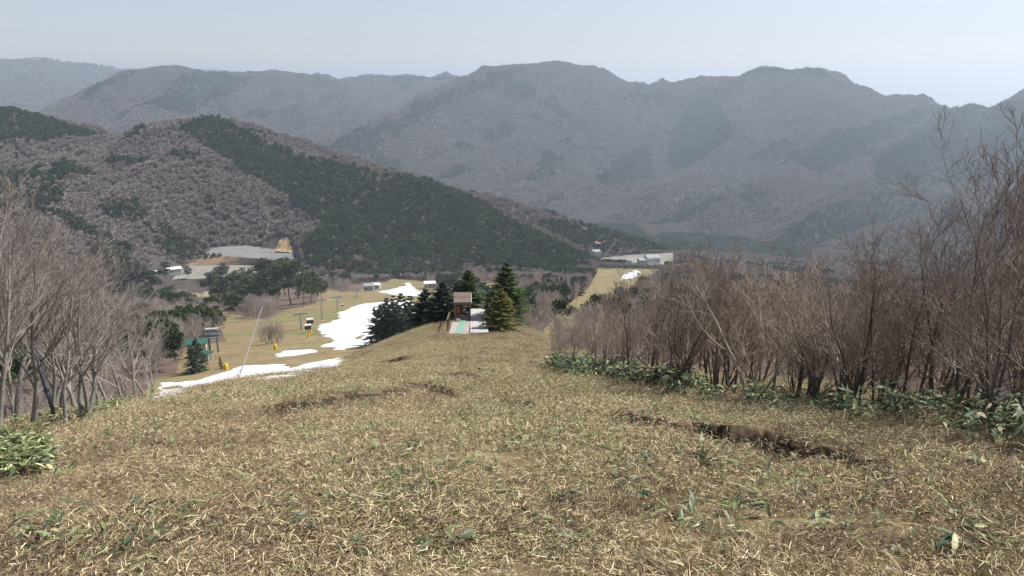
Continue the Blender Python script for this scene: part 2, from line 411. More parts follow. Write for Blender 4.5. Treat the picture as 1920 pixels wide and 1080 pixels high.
def pine(seed, H=10., Rc=2.6, clumps=16, per=46, low=.45, leaf=.34):
    g = np.random.default_rng(seed)
    z = np.linspace(-.5, H * .92, 8); off = np.cumsum(g.normal(scale=.09, size=(8, 2)), 0); off[0] = off[1] = 0
    P = np.concatenate([off, z[:, None]], 1)[None]
    R = (.17 * (1 - np.linspace(0, .8, 8)))[None]; tr = [tubes(P, R, 6)]
    h = H * g.uniform(low, 1, clumps); a = g.uniform(0, 6.283, clumps)
    fr = (h / H - low) / (1 - low); rad = Rc * np.sqrt(np.clip(1 - (fr * 1.0 - .25) ** 2 * 1.15, .05, 1)) * g.uniform(.25, .9, clumps)
    C = np.stack([np.cos(a) * rad + np.interp(h, z, off[:, 0]), np.sin(a) * rad + np.interp(h, z, off[:, 1]), h], 1); C[0] = [off[-1, 0], off[-1, 1], H * .95]
    S = np.stack([np.interp(h * .86, z, off[:, 0]), np.interp(h * .86, z, off[:, 1]), h * .86], 1)
    tr.append(tubes(np.stack([S, (S + C) / 2 + [0, 0, .08], C], 1), np.tile(np.array([.06, .045, .03]), (clumps, 1)), 4))
    parts = []; tint = []
    for c in range(clumps):
        q = g.normal(size=(per, 3)); q = unit(q) * g.uniform(.2, 1, (per, 1)) ** .5
        s = Rc * g.uniform(.30, .46)
        A = C[c] + q * np.array([s, s, s * .5]); E = A + unit(q * [1, 1, .6] + [0, 0, .45] + .6 * g.normal(size=q.shape)) * leaf * g.uniform(.7, 1.4, (per, 1))
        bl = blades(A, E, leaf * .5, leaf * .75, g); parts.append(bl)
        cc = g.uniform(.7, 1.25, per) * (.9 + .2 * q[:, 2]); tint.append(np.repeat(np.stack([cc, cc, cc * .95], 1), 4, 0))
    V, Fs, _ = merge(parts)
    Vt, Ft, _ = merge(tr)
    return (Vt, Ft), (V, Fs), np.concatenate(tint)

# ---- scattering of uncountable ground cover / far woods (geometry nodes instances)
def scatter(name, pts, rot, scl, protos, label, cat, pick=None):
    me = bpy.data.meshes.new(name); n = len(pts)
    me.vertices.add(n); me.vertices.foreach_set('co', np.asarray(pts, np.float32).ravel())
    for nm, arr in (('rot', rot), ('scl', scl)):
        a = me.attributes.new(nm, 'FLOAT_VECTOR', 'POINT'); a.data.foreach_set('vector', np.asarray(arr, np.float32).ravel())
    a = me.attributes.new('pick', 'INT', 'POINT'); a.data.foreach_set('value', (rng.integers(0, len(protos), n) if pick is None else pick).astype(np.int32))
    o = link(name, me); add_props(o, label, cat, kind='stuff')
    c = bpy.data.collections.new(name + '_source')
    for i, m in enumerate(protos):
        c.objects.link(bpy.data.objects.new('%s_source_%d' % (name, i), m))
    g = bpy.data.node_groups.new(name, 'GeometryNodeTree')
    g.interface.new_socket('Geometry', in_out='INPUT', socket_type='NodeSocketGeometry'); g.interface.new_socket('Geometry', in_out='OUTPUT', socket_type='NodeSocketGeometry')
    N = g.nodes; gi = N.new('NodeGroupInput'); go = N.new('NodeGroupOutput'); ip = N.new('GeometryNodeInstanceOnPoints')
    ci = N.new('GeometryNodeCollectionInfo'); ci.inputs['Collection'].default_value = c; ci.inputs['Separate Children'].default_value = True; ci.inputs['Reset Children'].default_value = True
    def attr(nm, ty):
        q = N.new('GeometryNodeInputNamedAttribute'); q.data_type = ty; q.inputs['Name'].default_value = nm; return q.outputs['Attribute']
    e = N.new('FunctionNodeEulerToRotation'); g.links.new(attr('rot', 'FLOAT_VECTOR'), e.inputs[0])
    ip.inputs['Pick Instance'].default_value = True
    g.links.new(gi.outputs[0], ip.inputs['Points']); g.links.new(ci.outputs[0], ip.inputs['Instance'])
    g.links.new(attr('pick', 'INT'), ip.inputs['Instance Index']); g.links.new(e.outputs[0], ip.inputs['Rotation']); g.links.new(attr('scl', 'FLOAT_VECTOR'), ip.inputs['Scale'])
    g.links.new(ip.outputs[0], go.inputs[0])
    md = o.modifiers.new('scatter', 'NODES'); md.node_group = g
    return o
def upright(n, tilt=.05):
    return np.stack([rng.normal(scale=tilt, size=n), rng.normal(scale=tilt, size=n), rng.uniform(0, 6.283, n)], 1)
# ------------------------------------------------------------------ the ground grid
_d = np.radians(np.linspace(-36.5, 36.5, 630))
_s = np.radians(np.concatenate([np.linspace(37.2, 60, 32), np.linspace(63, 180, 40)]))
AZ = np.concatenate([-_s[::-1], _d, _s])
def _geo(a, b, q): return a * q ** np.arange(int(math.log(b / a) / math.log(q)))
RR = np.concatenate([_geo(.6, 60, 1.016), _geo(60, 1000, 1.0085), _geo(1000, 5200, 1.013), _geo(5200, 12500, 1.04)])
GX = RR[:, None] * np.sin(AZ)[None]; GY = RR[:, None] * np.cos(AZ)[None]
GH, GL = height(GX, GY)
def Hg(x, y):
    x = np.asarray(x, float); y = np.asarray(y, float)
    r = np.clip(np.hypot(x, y), RR[0], RR[-1] - 1e-6); a = np.arctan2(x, y)
    i = np.clip(np.searchsorted(RR, r) - 1, 0, len(RR) - 2); j = np.clip(np.searchsorted(AZ, a) - 1, 0, len(AZ) - 2)
    f = (r - RR[i]) / (RR[i + 1] - RR[i]); g = (a - AZ[j]) / (AZ[j + 1] - AZ[j])
    return (GH[i, j] * (1 - f) + GH[i + 1, j] * f) * (1 - g) + (GH[i, j + 1] * (1 - f) + GH[i + 1, j + 1] * f) * g
_rs = np.unique(np.concatenate([RR, _geo(2, 3000, 1.006)])); _rs = _rs[_rs > 2]
def hit(u, v, rmin=2.0):
    """where the ray through a photo pixel meets the ground"""
    d = ray(u, v); h = math.hypot(d[0], d[1]); rs = _rs[_rs >= rmin]
    g = Hg(rs * d[0] / h, rs * d[1] / h) / rs - d[2] / h
    k = np.argmax(g >= 0)
    if g[k] < 0: k = len(rs) - 1
    r = rs[k] if k == 0 else rs[k - 1] + (rs[k] - rs[k - 1]) * (-g[k - 1]) / max(g[k] - g[k - 1], 1e-9)
    x, y = r * d[0] / h, r * d[1] / h
    return np.array([x, y, float(Hg(x, y))])
def stand(u, r):
    """a point of the ground at distance r under image column u"""
    d = ray(u, 540 + 0); a = math.atan2((u - CU) / F_PX, math.cos(PITCH) + 0)
    # column u bends with depth: solve azimuth so that the ground point projects to u
    x, y = r * math.sin(a), r * math.cos(a)
    for _ in range(6):
        z = float(Hg(x, y)); uu, vv, dep = project(x, y, z); a += (u - uu) / F_PX * .9; x, y = r * math.sin(a), r * math.cos(a)
    return np.array([x, y, float(Hg(x, y))])
def top_z(p, v):
    """height at plan point p that projects to image row v"""
    b = -(v - CV) / F_PX; y = p[1]
    return y * (b * math.cos(PITCH) - math.sin(PITCH)) / (math.cos(PITCH) + b * math.sin(PITCH))

# worn tracks in the meadow: traced along the ground, cut in as shallow steps with bare soil
TRACKS = [[(455,770),(520,762),(580,752),(640,742),(720,735),(770,720),(830,729),(880,744)],
          [(900,742),(950,747),(1000,756),(1060,769),(1120,783),(1200,793),(1290,800),(1380,803),(1470,812),(1540,828)],
          [(1240,800),(1330,812),(1420,828),(1520,845),(1620,862),(1720,884)],
          [(600,700),(660,686),(720,676),(785,671)], [(660,765),(700,752),(745,742)], [(790,700),(860,703),(930,712)]]
soil = np.zeros(GX.shape)
near = RR < 80; nx, ny = GX[near], GY[near]; nR = RR[near][:, None]
tw = fbm(nx / .55, ny / .55, 4, 77) - .5; dz = np.zeros(nx.shape)
for T in TRACKS:
    P = np.array([hit(*p) for p in T]); az_ = np.arctan2(P[:, 0], P[:, 1]); r_ = np.hypot(P[:, 0], P[:, 1])
    rt = np.interp(AZ, az_, r_); wgt = smooth(az_[0], az_[0] + .035, AZ) * (1 - smooth(az_[-1] - .035, az_[-1], AZ)); wgt = wgt * (.85 + .15 * smooth(.30, .5, fbm(AZ * 26, 0 * AZ + len(T), 3, 83)))
    k = np.clip(rt / 12, .8, 2.2)[None]
    s_ = (nR - rt[None] + tw * 1.5) / k
    dz = np.minimum(dz, -.34 * k * wgt[None] * smooth(-2.0, -.25, s_) * (1 - smooth(-.10, .26, s_)))
    soil[near] = np.maximum(soil[near], wgt[None] * smooth(-.95, -.45, s_) * (1 - smooth(.22, .45, s_)))
lump = (fbm(nx / .9, ny / .9, 4, 12) - .5) * .13 + (fbm(nx / 4, ny / 4, 3, 14) - .5) * .35
GH[near] += dz + lump * smooth(2.0, 5.0, RR[near])[:, None] * (1 - smooth(60, 80, RR[near]))[:, None]
GU, GV, GD = project(GX, GY, GH)
ahead = GD > 1

# ---- what grows where, traced on the ground
P_OPEN = [(240,790),(285,712),(330,702),(338,672),(350,655),(385,645),(425,640),(405,600),(392,600),(375,578),(335,560),(295,548),(300,523),(470,523),(560,518),(570,512),(600,536),(640,548),(690,542),(740,522),(800,528),(835,552),(900,600),(870,640),(640,690),(430,740)]
P_PINE = [(384,556),(440,530),(500,520),(570,520),(604,545),(590,570),(540,580),(500,600),(430,588)]
P_RIGHT = [(1128,486),(1180,478),(1262,474),(1250,505),(1200,545),(1150,590),(1100,625),(1040,640),(1000,640),(1060,575),(1105,540)]
P_BEHIND = [(885,536),(940,528),(985,560),(1000,600),(940,600)]
def open_ground(u, v): return (inpoly(u, v, P_OPEN) & ~inpoly(u, v, P_PINE)) | inpoly(u, v, P_RIGHT) | inpoly(u, v, P_BEHIND)
CONIFER_PATCH = [
 [(850,168),(920,133),(992,126),(945,152),(860,195),(760,242),(690,290),(640,312),(585,302),(640,262),(740,222)],
 [(345,138),(400,138),(470,142),(440,175),(350,217),(290,203),(315,165)], [(462,222),(480,200),(505,208),(495,225)],
 [(1255,240),(1300,183),(1350,200),(1382,250),(1340,290),(1268,322),(1250,300)], [(1160,300),(1215,272),(1226,340),(1130,352),(1103,325)],
 [(972,342),(1025,285),(1058,293),(1030,325)], [(908,264),(945,230),(978,245),(930,272)], [(1385,304),(1478,260),(1482,272),(1420,304)],
 [(1478,302),(1560,248),(1700,212),(1840,192),(1850,202),(1740,226),(1640,272),(1540,332)],
 [(1640,292),(1740,230),(1850,200),(1960,190),(1960,340),(1700,352),(1640,342)], [(1213,424),(1280,388),(1370,350),(1382,364),(1300,408),(1240,434)],
 [(1430,462),(1560,388),(1700,356),(1730,392),(1600,436),(1480,486)], [(1000,388),(1050,360),(1058,377),(1010,404)], [(1370,146),(1420,130),(1530,128),(1565,150),(1500,142),(1420,142)],
 [(1150,186),(1200,163),(1215,170),(1165,192)], [(1000,420),(1200,428),(1240,470),(1130,470),(1060,455)], [(1240,440),(1400,452),(1520,480),(1500,540),(1240,500)],
 [(800,330),(860,312),(905,316),(850,338)], [(720,150),(850,140),(850,148),(740,160)]]
HILL_CONIFER = [[(345,236),(400,222),(480,258),(560,298),(700,328),(800,343),(900,384),(1000,438),(1110,492),(1060,512),(900,506),(800,520),(690,522),(590,512),(566,470),(590,420),(560,385),(500,350),(430,305),(350,262)],
                [(-60,190),(0,204),(100,232),(195,256),(110,258),(60,270),(0,262),(-60,262)]]

# ---- ground colours (true surface colours: straw, soil, leaf litter, lawn)
def mixc(a, b, t): return a * (1 - t[..., None]) + b * t[..., None]
straw = np.array([.24, .19, .105]); dry = np.array([.17, .125, .075]); soilc = np.array([.045, .032, .023]); litter = np.array([.135, .10, .078])
lawn = np.array([.225, .178, .095]); green = np.array([.16, .175, .07])
GC = np.zeros(GX.shape + (3,))
n1 = fbm(GX / 2.5, GY / 2.5, 4, 3); n2 = fbm(GX / 14, GY / 14, 4, 4); n3 = fbm(GX / 45, GY / 18, 4, 6)
GC[:] = mixc(np.broadcast_to(straw, GC.shape), dry, smooth(.35, .65, n1 * .6 + n2 * .4))
GC = np.where((soil > 0)[..., None], mixc(GC, soilc, smooth(.05, .55, soil)), GC)
# under the grove and thicket the ground is leaf litter
op = open_ground(GU, GV) & ahead & (RR[:, None] < 1000)
lc = mixc(np.broadcast_to(lawn, GC.shape), green, smooth(.48, .72, n3) * .75); lc = mixc(lc, dry * 1.15, smooth(.5, .8, n2) * .6); lc = lc * (.78 + .44 * fbm(GX / 9, GY / 3.5, 4, 21))[..., None]
fl = np.broadcast_to(litter, GC.shape) * (.8 + .4 * n2)[..., None]
GC = np.where((GL == 0)[..., None], GC, np.where(op[..., None], lc, fl))
P_LOTS = [(285,556),(285,480),(385,455),(470,452),(562,468),(572,520),(480,530),(400,560)]
pad = inpoly(GU, GV, P_LOTS) & (GL != 0) & ahead & (RR[:, None] > 480) & (RR[:, None] < 900)
GC = np.where(pad[..., None], mixc(np.broadcast_to(np.array([.27, .225, .15]), GC.shape), green, smooth(.5, .7, n2) * .6), GC)
def inany(u, v, polys):
    r = np.zeros(u.shape, bool)
    for p in polys: r |= inpoly(u, v, p)
    return r
def mountain_conifer(x, y, u, v):
    wob = (fbm(x / 130, y / 130, 3, 55) - .5) * 36
    return inany(u + wob, v + wob * .5, CONIFER_PATCH) | (fbm(x / 160, y / 160, 4, 58) > .72)
up_ = np.broadcast_to(np.array([.075, .064, .056]), GC.shape) * (.85 + .3 * n2)[..., None]
GC = np.where((GL >= 2)[..., None], up_, GC)
needle = mountain_conifer(GX, GY, GU, GV) & (GL >= 3) & (GL <= 4) & ahead
GC = np.where(needle[..., None], np.array([.055, .05, .038]), GC)
bankc = (GL != 0) & (RR[:, None] > 600) & (RR[:, None] < 900)
m_ground = mat('ground', None, .95, noise=(3.0, .35), amount=.28, bump=.5, bscale=9, attr=True, spec=.1)
m_hill = mat('hillside_litter', None, .95, noise=(.05, .4), amount=.25, attr=True, spec=.05)
names = ['meadow', 'valley_floor', 'far_hills', 'mountain_ridge', 'mountain', 'forested_hill']
labs = ['dry mown grass slope in front', 'valley floor with ski slope grass and leaf litter', 'palest far hills on the horizon', 'hazy middle mountain ridge left of the main mountain', 'long bare wooded main mountain', 'nearer hill with a pine covered flank']
nr, nc = GX.shape
ii, jj = np.meshgrid(np.arange(nr - 1), np.arange(nc - 1), indexing='ij')
Q = np.stack([ii * nc + jj, ii * nc + jj + 1, (ii + 1) * nc + jj + 1, (ii + 1) * nc + jj], -1).reshape(-1, 4)[:, ::-1]
QL = GL[:-1, :-1].ravel()
Vall = np.stack([GX, GY, GH], -1).reshape(-1, 3); Call = GC.reshape(-1, 3)
# RIDGES order far, ridge, mountain, hill -> labels 2..5
for k, nm in enumerate(names):
    f = Q[QL == k]
    if not len(f): continue
    us_, inv = np.unique(f, return_inverse=True)
    o = link(nm, mesh_np(nm, Vall[us_], inv.reshape(-1, 4), m_ground if k < 2 else m_hill, True, Call[us_])); add_props(o, labs[k], 'ground' if k < 2 else 'hill', kind='structure')

# ---- sight lines from the viewpoint: which ground (or what stands up to m metres on it) can be seen
EL = GH / RR[:, None]; RUN = np.maximum.accumulate(EL, axis=0)
def seen(x, y, z, m):
    r = np.hypot(x, y); a = np.arctan2(x, y)
    i = np.clip(np.searchsorted(RR, r) - 2, 0, nr - 1); j = np.clip(np.searchsorted(AZ, a), 0, nc - 1)
    return (z + m) / r > RUN[i, j]
def sow(r0, r1, spacing, margin, az=38.5, keep=None):
    """random points on the ground between two distances, about one per spacing^2, that can be seen"""
    n = int(math.radians(2 * az) / 2 * (r1 ** 2 - r0 ** 2) / spacing ** 2)
    r = np.sqrt(rng.uniform(r0 ** 2, r1 ** 2, n)); a = np.radians(rng.uniform(-az, az, n))
    x, y = r * np.sin(a), r * np.cos(a); z = Hg(x, y); s = seen(x, y, z, margin)
    x, y, z = x[s], y[s], z[s]
    i = np.clip(np.searchsorted(RR, np.hypot(x, y)) - 1, 0, nr - 1); j = np.clip(np.searchsorted(AZ, np.arctan2(x, y)) - 1, 0, nc - 1)
    u, v, _ = project(x, y, z)
    return x, y, z, u, v, GL[i, j]

# ---- snow lying on the ski slope
m_snow = mat('snow', (.70, .705, .71), .6, noise=(.12, .9, 3.0), amount=.11, bump=.7, bscale=1.1, spec=.25)
t_ = m_snow.node_tree; pb = t_.nodes['Principled BSDF']; lk = pb.inputs['Base Color'].links[0].from_socket      # old snow: grit and leaf dirt melted out on top
dn = t_.nodes.new('ShaderNodeTexNoise'); dn.inputs['Scale'].default_value = .16; dn.inputs['Detail'].default_value = 9; dn.inputs['Roughness'].default_value = .72
dm = t_.nodes.new('ShaderNodeMapRange'); dm.inputs['From Min'].default_value = .53; dm.inputs['From Max'].default_value = .72; dm.inputs['To Max'].default_value = .6
dx = t_.nodes.new('ShaderNodeMix'); dx.data_type = 'RGBA'; dx.inputs[7].default_value = (.36, .32, .27, 1); tc_ = t_.nodes.new('ShaderNodeTexCoord')
t_.links.new(tc_.outputs['Object'], dn.inputs['Vector']); t_.links.new(dn.outputs[0], dm.inputs['Value']); t_.links.new(dm.outputs[0], dx.inputs[0]); t_.links.new(lk, dx.inputs[6]); t_.links.new(dx.outputs[2], pb.inputs['Base Color'])
def snow(outline, cell, label, holes=(), thick=.22):
    P = np.array([hit(*p)[:2] for p in outline]); lo = P.min(0) - 1; hi = P.max(0) + 1
    nx_, ny_ = int((hi[0] - lo[0]) / cell) + 2, int((hi[1] - lo[1]) / cell) + 2
    X, Y = np.meshgrid(lo[0] + np.arange(nx_) * cell, lo[1] + np.arange(ny_) * cell, indexing='ij')
    wx = (fbm(X / (cell * 9), Y / (cell * 9), 3, 41) - .5) * cell * 7; wy = (fbm(X / (cell * 9), Y / (cell * 9), 3, 47) - .5) * cell * 7
    ins = inpoly(X + wx, Y + wy, P)
    for h in holes: ins &= ~inpoly(X + wx * .5, Y + wy * .5, np.array([hit(*p)[:2] for p in h]))
    # distance to the edge in cells (eroded a few times)
    e = ins.astype(float); lvl = np.zeros(X.shape)
    cur = ins.copy()
    for k in range(4):
        c2 = cur.copy(); c2[1:] &= cur[:-1]; c2[:-1] &= cur[1:]; c2[:, 1:] &= cur[:, :-1]; c2[:, :-1] &= cur[:, 1:]; cur = c2; lvl += cur
    Z = Hg(X, Y) + np.where(ins, .03 + thick * np.minimum(lvl, 3) / 3 + .1 * (fbm(X / 5, Y / 5, 3, 9) - .4), -.12)
    use = ins.copy(); use[1:] |= ins[:-1]; use[:, 1:] |= ins[:, :-1]; use[:-1] |= ins[1:]; use[:, :-1] |= ins[:, 1:]
    f = use[:-1, :-1] & use[1:, :-1] & use[:-1, 1:] & use[1:, 1:] & (ins[:-1, :-1] | ins[1:, :-1] | ins[:-1, 1:] | ins[1:, 1:])
    i, j = np.nonzero(f); q = np.stack([i * ny_ + j, (i + 1) * ny_ + j, (i + 1) * ny_ + j + 1, i * ny_ + j + 1], 1)
    us_, inv = np.unique(q, return_inverse=True)
    V = np.stack([X, Y, Z], -1).reshape(-1, 3)[us_]
    o = link('snow_patch', mesh_np('snow_patch', V, inv.reshape(-1, 4), m_snow, True)); add_props(o, label, 'snow', kind='structure'); return o
snow([(276,762),(292,718),(340,716),(372,713),(405,703),(440,690),(470,684),(535,684),(541,690),(500,702),(465,712),(430,720),(398,728),(370,740),(320,752)], .45, 'long white snow patch behind the leaning lance', holes=[[(300,727),(330,722),(345,728),(310,733)]])
snow([(478,712),(520,696),(580,682),(640,669),(648,674),(646,684),(590,698),(530,712),(495,720)], .45, 'thin tapering strip of snow along the meadow edge')
snow([(514,664),(540,657),(592,656),(597,660),(560,666),(520,670)], .5, 'small oval snow patch near the yellow pad')
snow([(594,612),(640,597),(633,588),(660,575),(700,568),(760,562),(775,570),(780,600),(790,630),(740,632),(700,644),(640,656),(607,648),(622,638),(604,628)], .6, 'broad white snow field beside the dark young conifers', holes=[[(664,634),(682,627),(684,630),(668,638)], [(674,624),(684,622),(684,625),(676,626)]])
snow([(707,547),(740,541),(762,534),(757,531),(768,530),(782,545),(795,547),(790,556),(740,553)], .9, 'forked snow patch at the foot of the pine hill')
snow([(1163,524),(1170,514),(1192,506),(1200,508),(1196,518),(1180,523)], 1.2, 'bright snow strip below the valley car park')

# ---- car parks and their bank
m_gravel = mat('gravel', (.20, .20, .197), .95, noise=(.05, 1.5), amount=.22, bump=.3, bscale=3, spec=.1)
m_gravel2 = mat('pale_gravel', (.245, .232, .20), .95, noise=(.06, .8), amount=.25, bump=.3, bscale=3, spec=.1)
m_bank = mat('cut_bank', (.235, .17, .115), .95, noise=(.12, .9), amount=.3, bump=.6, bscale=.8, spec=.1)
m_cliff = mat('ochre_earth', (.34, .24, .135), .95, noise=(.2, 1.2), amount=.35, bump=.8, bscale=.5, spec=.1)
def slab(name, P, mat_, label, depth=3.0):
    P = np.asarray(P); n = len(P); B = P.copy(); B[:, 2] -= depth
    V = np.concatenate([P, B]); Fs = [tuple(range(n)), tuple(range(2 * n - 1, n - 1, -1))] + [(i, n + i, n + (i + 1) % n, (i + 1) % n) for i in range(n)]
    mb = MB(); mb.add(V, Fs); o = mb.build(name, mat_); add_props(o, label, 'car park', kind='structure'); return o
slab('upper_car_park', LOT_UP, m_gravel, 'upper grey gravel car park above the stepped bank')
slab('lower_car_park', LOT_LO, m_gravel2, 'lower pale gravel car park below the stepped bank')
slab('valley_car_park', LOT_R, m_gravel2, 'pale car park in the valley beside the lodge')
# stepped bank between the two levels: three risers with berms
e_top = on_plane(np.linspace(386, 556, 30), np.interp(np.linspace(386, 556, 30), [386, 500, 556], [476, 486, 490]), LOT_UP_Z)
e_bot = on_plane(np.linspace(345, 560, 30), np.interp(np.linspace(345, 560, 30), [345, 420, 500, 560], [499, 497, 497, 501]), LOT_LO_Z)
prof = [(0, 0), (.18, .30), (.30, .33), (.48, .62), (.60, .65), (.84, .985), (1, 1.0)]
rows = [e_bot * (1 - t) + e_top * t for t, h in prof]
for (t, h), rw in zip(prof, rows): rw[:, 2] = LOT_LO_Z - .3 + (LOT_UP_Z - LOT_LO_Z + .2) * h + .25 * rng.normal(size=30) * (0 < t < 1)
V = np.concatenate(rows); k = len(prof)
q = np.array([[i * 30 + j, i * 30 + j + 1, (i + 1) * 30 + j + 1, (i + 1) * 30 + j] for i in range(k - 1) for j in range(29)])
add_props(link('stepped_bank', mesh_np('stepped_bank', V, q, m_bank)), 'brown stepped earth bank between the two car parks', 'bank', kind='structure')

# ---- haze: one closed box of even thin air around everything
m_haze = bpy.data.materials.new('haze_air'); m_haze.use_nodes = True; t_ = m_haze.node_tree
t_.nodes.remove(t_.nodes['Principled BSDF']); pv = t_.nodes.new('ShaderNodeVolumePrincipled')
pv.inputs['Color'].default_value = (.73, .865, 1.0, 1); pv.inputs['Density'].default_value = HAZE_DENSITY; pv.inputs['Anisotropy'].default_value = .35
t_.links.new(pv.outputs[0], t_.nodes['Material Output'].inputs['Volume'])
hz = MB().box((0, 0, 0), (1, 1, 1)).build('haze', m_haze)
zlo, zhi = float(GH.min()) - 5, max(float(GH.max()) + 25, 30)
hz.scale = (27000, 27000, zhi - zlo); hz.location = (0, 0, (zlo + zhi) / 2)
add_props(hz, 'thin pale spring haze filling the valley air', 'haze', kind='stuff')
# ------------------------------------------------------------------ woods on hills and mountains (uncountable)
m_bare_far = mat('bare_canopy', (.315, .268, .238), .9, rnd=.12, hue=.012, spec=.05)
m_con_far = mat('conifer_canopy', (.028, .044, .021), .9, rnd=.3, hue=.02, attr=True, spec=.05)
m_pine_far = mat('pine_canopy', (.060, .088, .036), .9, rnd=.3, hue=.02, attr=True, spec=.05)
m_bark_far = mat('bark_far', (.12, .095, .08), .9, spec=.05)
def broom(seed, H=10, R=4.3, n=52):
    g = np.random.default_rng(seed)
    a = g.uniform(0, 6.283, n); f = np.sqrt(g.uniform(0, 1, n)); z0 = H * g.uniform(.25, .6, n)
    A = np.stack([np.cos(a) * f * R * .45, np.sin(a) * f * R * .45, z0], 1)
    E = np.stack([np.cos(a) * f * R, np.sin(a) * f * R, np.minimum(z0 + H * g.uniform(.25, .5, n), H * (1 - .25 * f * f))], 1)
    p = [blades(A, E, .42, .8, g), blades(np.array([[0, 0, -1.]]), np.array([[0, 0, H * .6]]), .5, .3, g), blades(np.array([[0, 0, -1.]]), np.array([[0, 0, H * .6]]), .5, .3, g, np.array([[1., 0, 0]]))]
    V, Fs, _ = merge(p); return mesh_np('bare_crown_source', V, Fs, m_bare_far)
def spire(seed, H=12, R=4.2, wh=10, per=7):
    g = np.random.default_rng(seed); n = wh * per
    h = np.repeat(np.linspace(.08, .97, wh) * H, per); a = g.uniform(0, 6.283, n); L_ = R * (1 - h / H) ** .8 * g.uniform(.75, 1.15, n) + .25
    A = np.stack([0 * h, 0 * h, h + .3], 1); E = np.stack([np.cos(a) * L_, np.sin(a) * L_, h - .28 * L_], 1)
    V, Fs, _ = merge([blades(A, E, .35 * L_, .75 * L_, g, unit(np.cross(E - A, np.array([0, 0, 1.]))))])
    c = np.repeat(g.uniform(.7, 1.3, n), 4)[:, None] * np.ones(3)
    return mesh_np('spire_source', V, Fs, m_con_far, colors=c)
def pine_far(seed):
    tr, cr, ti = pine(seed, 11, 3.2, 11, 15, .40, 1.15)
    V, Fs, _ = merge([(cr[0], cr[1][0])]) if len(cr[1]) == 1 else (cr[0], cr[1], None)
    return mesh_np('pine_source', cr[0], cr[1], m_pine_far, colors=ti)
brooms = [broom(100 + i) for i in range(4)]; spires = [spire(120 + i) for i in range(3)]; pines_far = [pine_far(130 + i) for i in range(4)]
def wood(name, sel, x, y, z, protos, s0, s1, label, cat='trees', jz=-.3):
    n = int(sel.sum()); s = rng.uniform(s0, s1, n); sx = s * rng.uniform(.85, 1.2, n)
    return scatter(name, np.stack([x[sel], y[sel], z[sel] + jz], 1), upright(n), np.stack([sx, sx, s], 1), protos, label, cat)
# main mountain and the ridge behind
x, y, z, u, v, l = sow(1350, 4900, 6.3, 10)
con = mountain_conifer(x, y, u, v)
far_ok = (l >= 3) & (l <= 4) | (l == 1)
clear = fbm(x / 60, y / 60, 3, 61) > .90
wood('mountain_bare_wood', far_ok & ~con & ~clear, x, y, z, brooms, .78, 1.12, 'leafless grey brown wood covering the far mountainsides')
wood('mountain_conifer_wood', far_ok & con, x, y, z, spires, .65, 1.05, 'dark conifer plantations patched over the far mountainsides')
x, y, z, u, v, l = sow(4900, 12000, 24, 10, az=38)
wood('horizon_wood', l >= 2, x, y, z, brooms, 1.6, 2.4, 'faint wooded cover of the palest hills on the horizon')
# near hill
x, y, z, u, v, l = sow(620, 1700, 3.7, 12)
hill = (l == 5) | ((l == 1) & (np.hypot(x, y) > 640) & ~open_ground(u, v))
for P_ in (LOT_UP, LOT_LO, LOT_R):
    c_ = P_[:, :2].mean(0); hill &= ~inpoly(x, y, c_ + (P_[:, :2] - c_) * 1.05)
hill &= ~(inpoly(u, v, P_LOTS) & (np.hypot(x, y) < 800))
hill &= ~inpoly(u, v, [(500,478),(500,456),(520,440),(550,446),(560,480)])
wob = (fbm(x / 40, y / 40, 3, 65) - .5) * 60
con = inany(u + wob, v + wob * .4, HILL_CONIFER) | (fbm(x / 55, y / 40, 4, 68) > .70) | inpoly(u, v, [(1000,420),(1250,428),(1300,474),(1130,476),(1060,455)])
mixb = rng.uniform(size=len(x)) < np.where(fbm(x / 50, y / 50, 3, 70) > .58, .45, .10)
thin = fbm(x / 30, y / 50, 3, 72) > .84
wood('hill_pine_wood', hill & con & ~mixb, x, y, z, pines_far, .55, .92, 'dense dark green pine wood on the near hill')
wood('hill_bare_wood', hill & ((~con & ~thin) | (con & mixb)), x, y, z, brooms, .45, .72, 'leafless brown wood on the near hill')
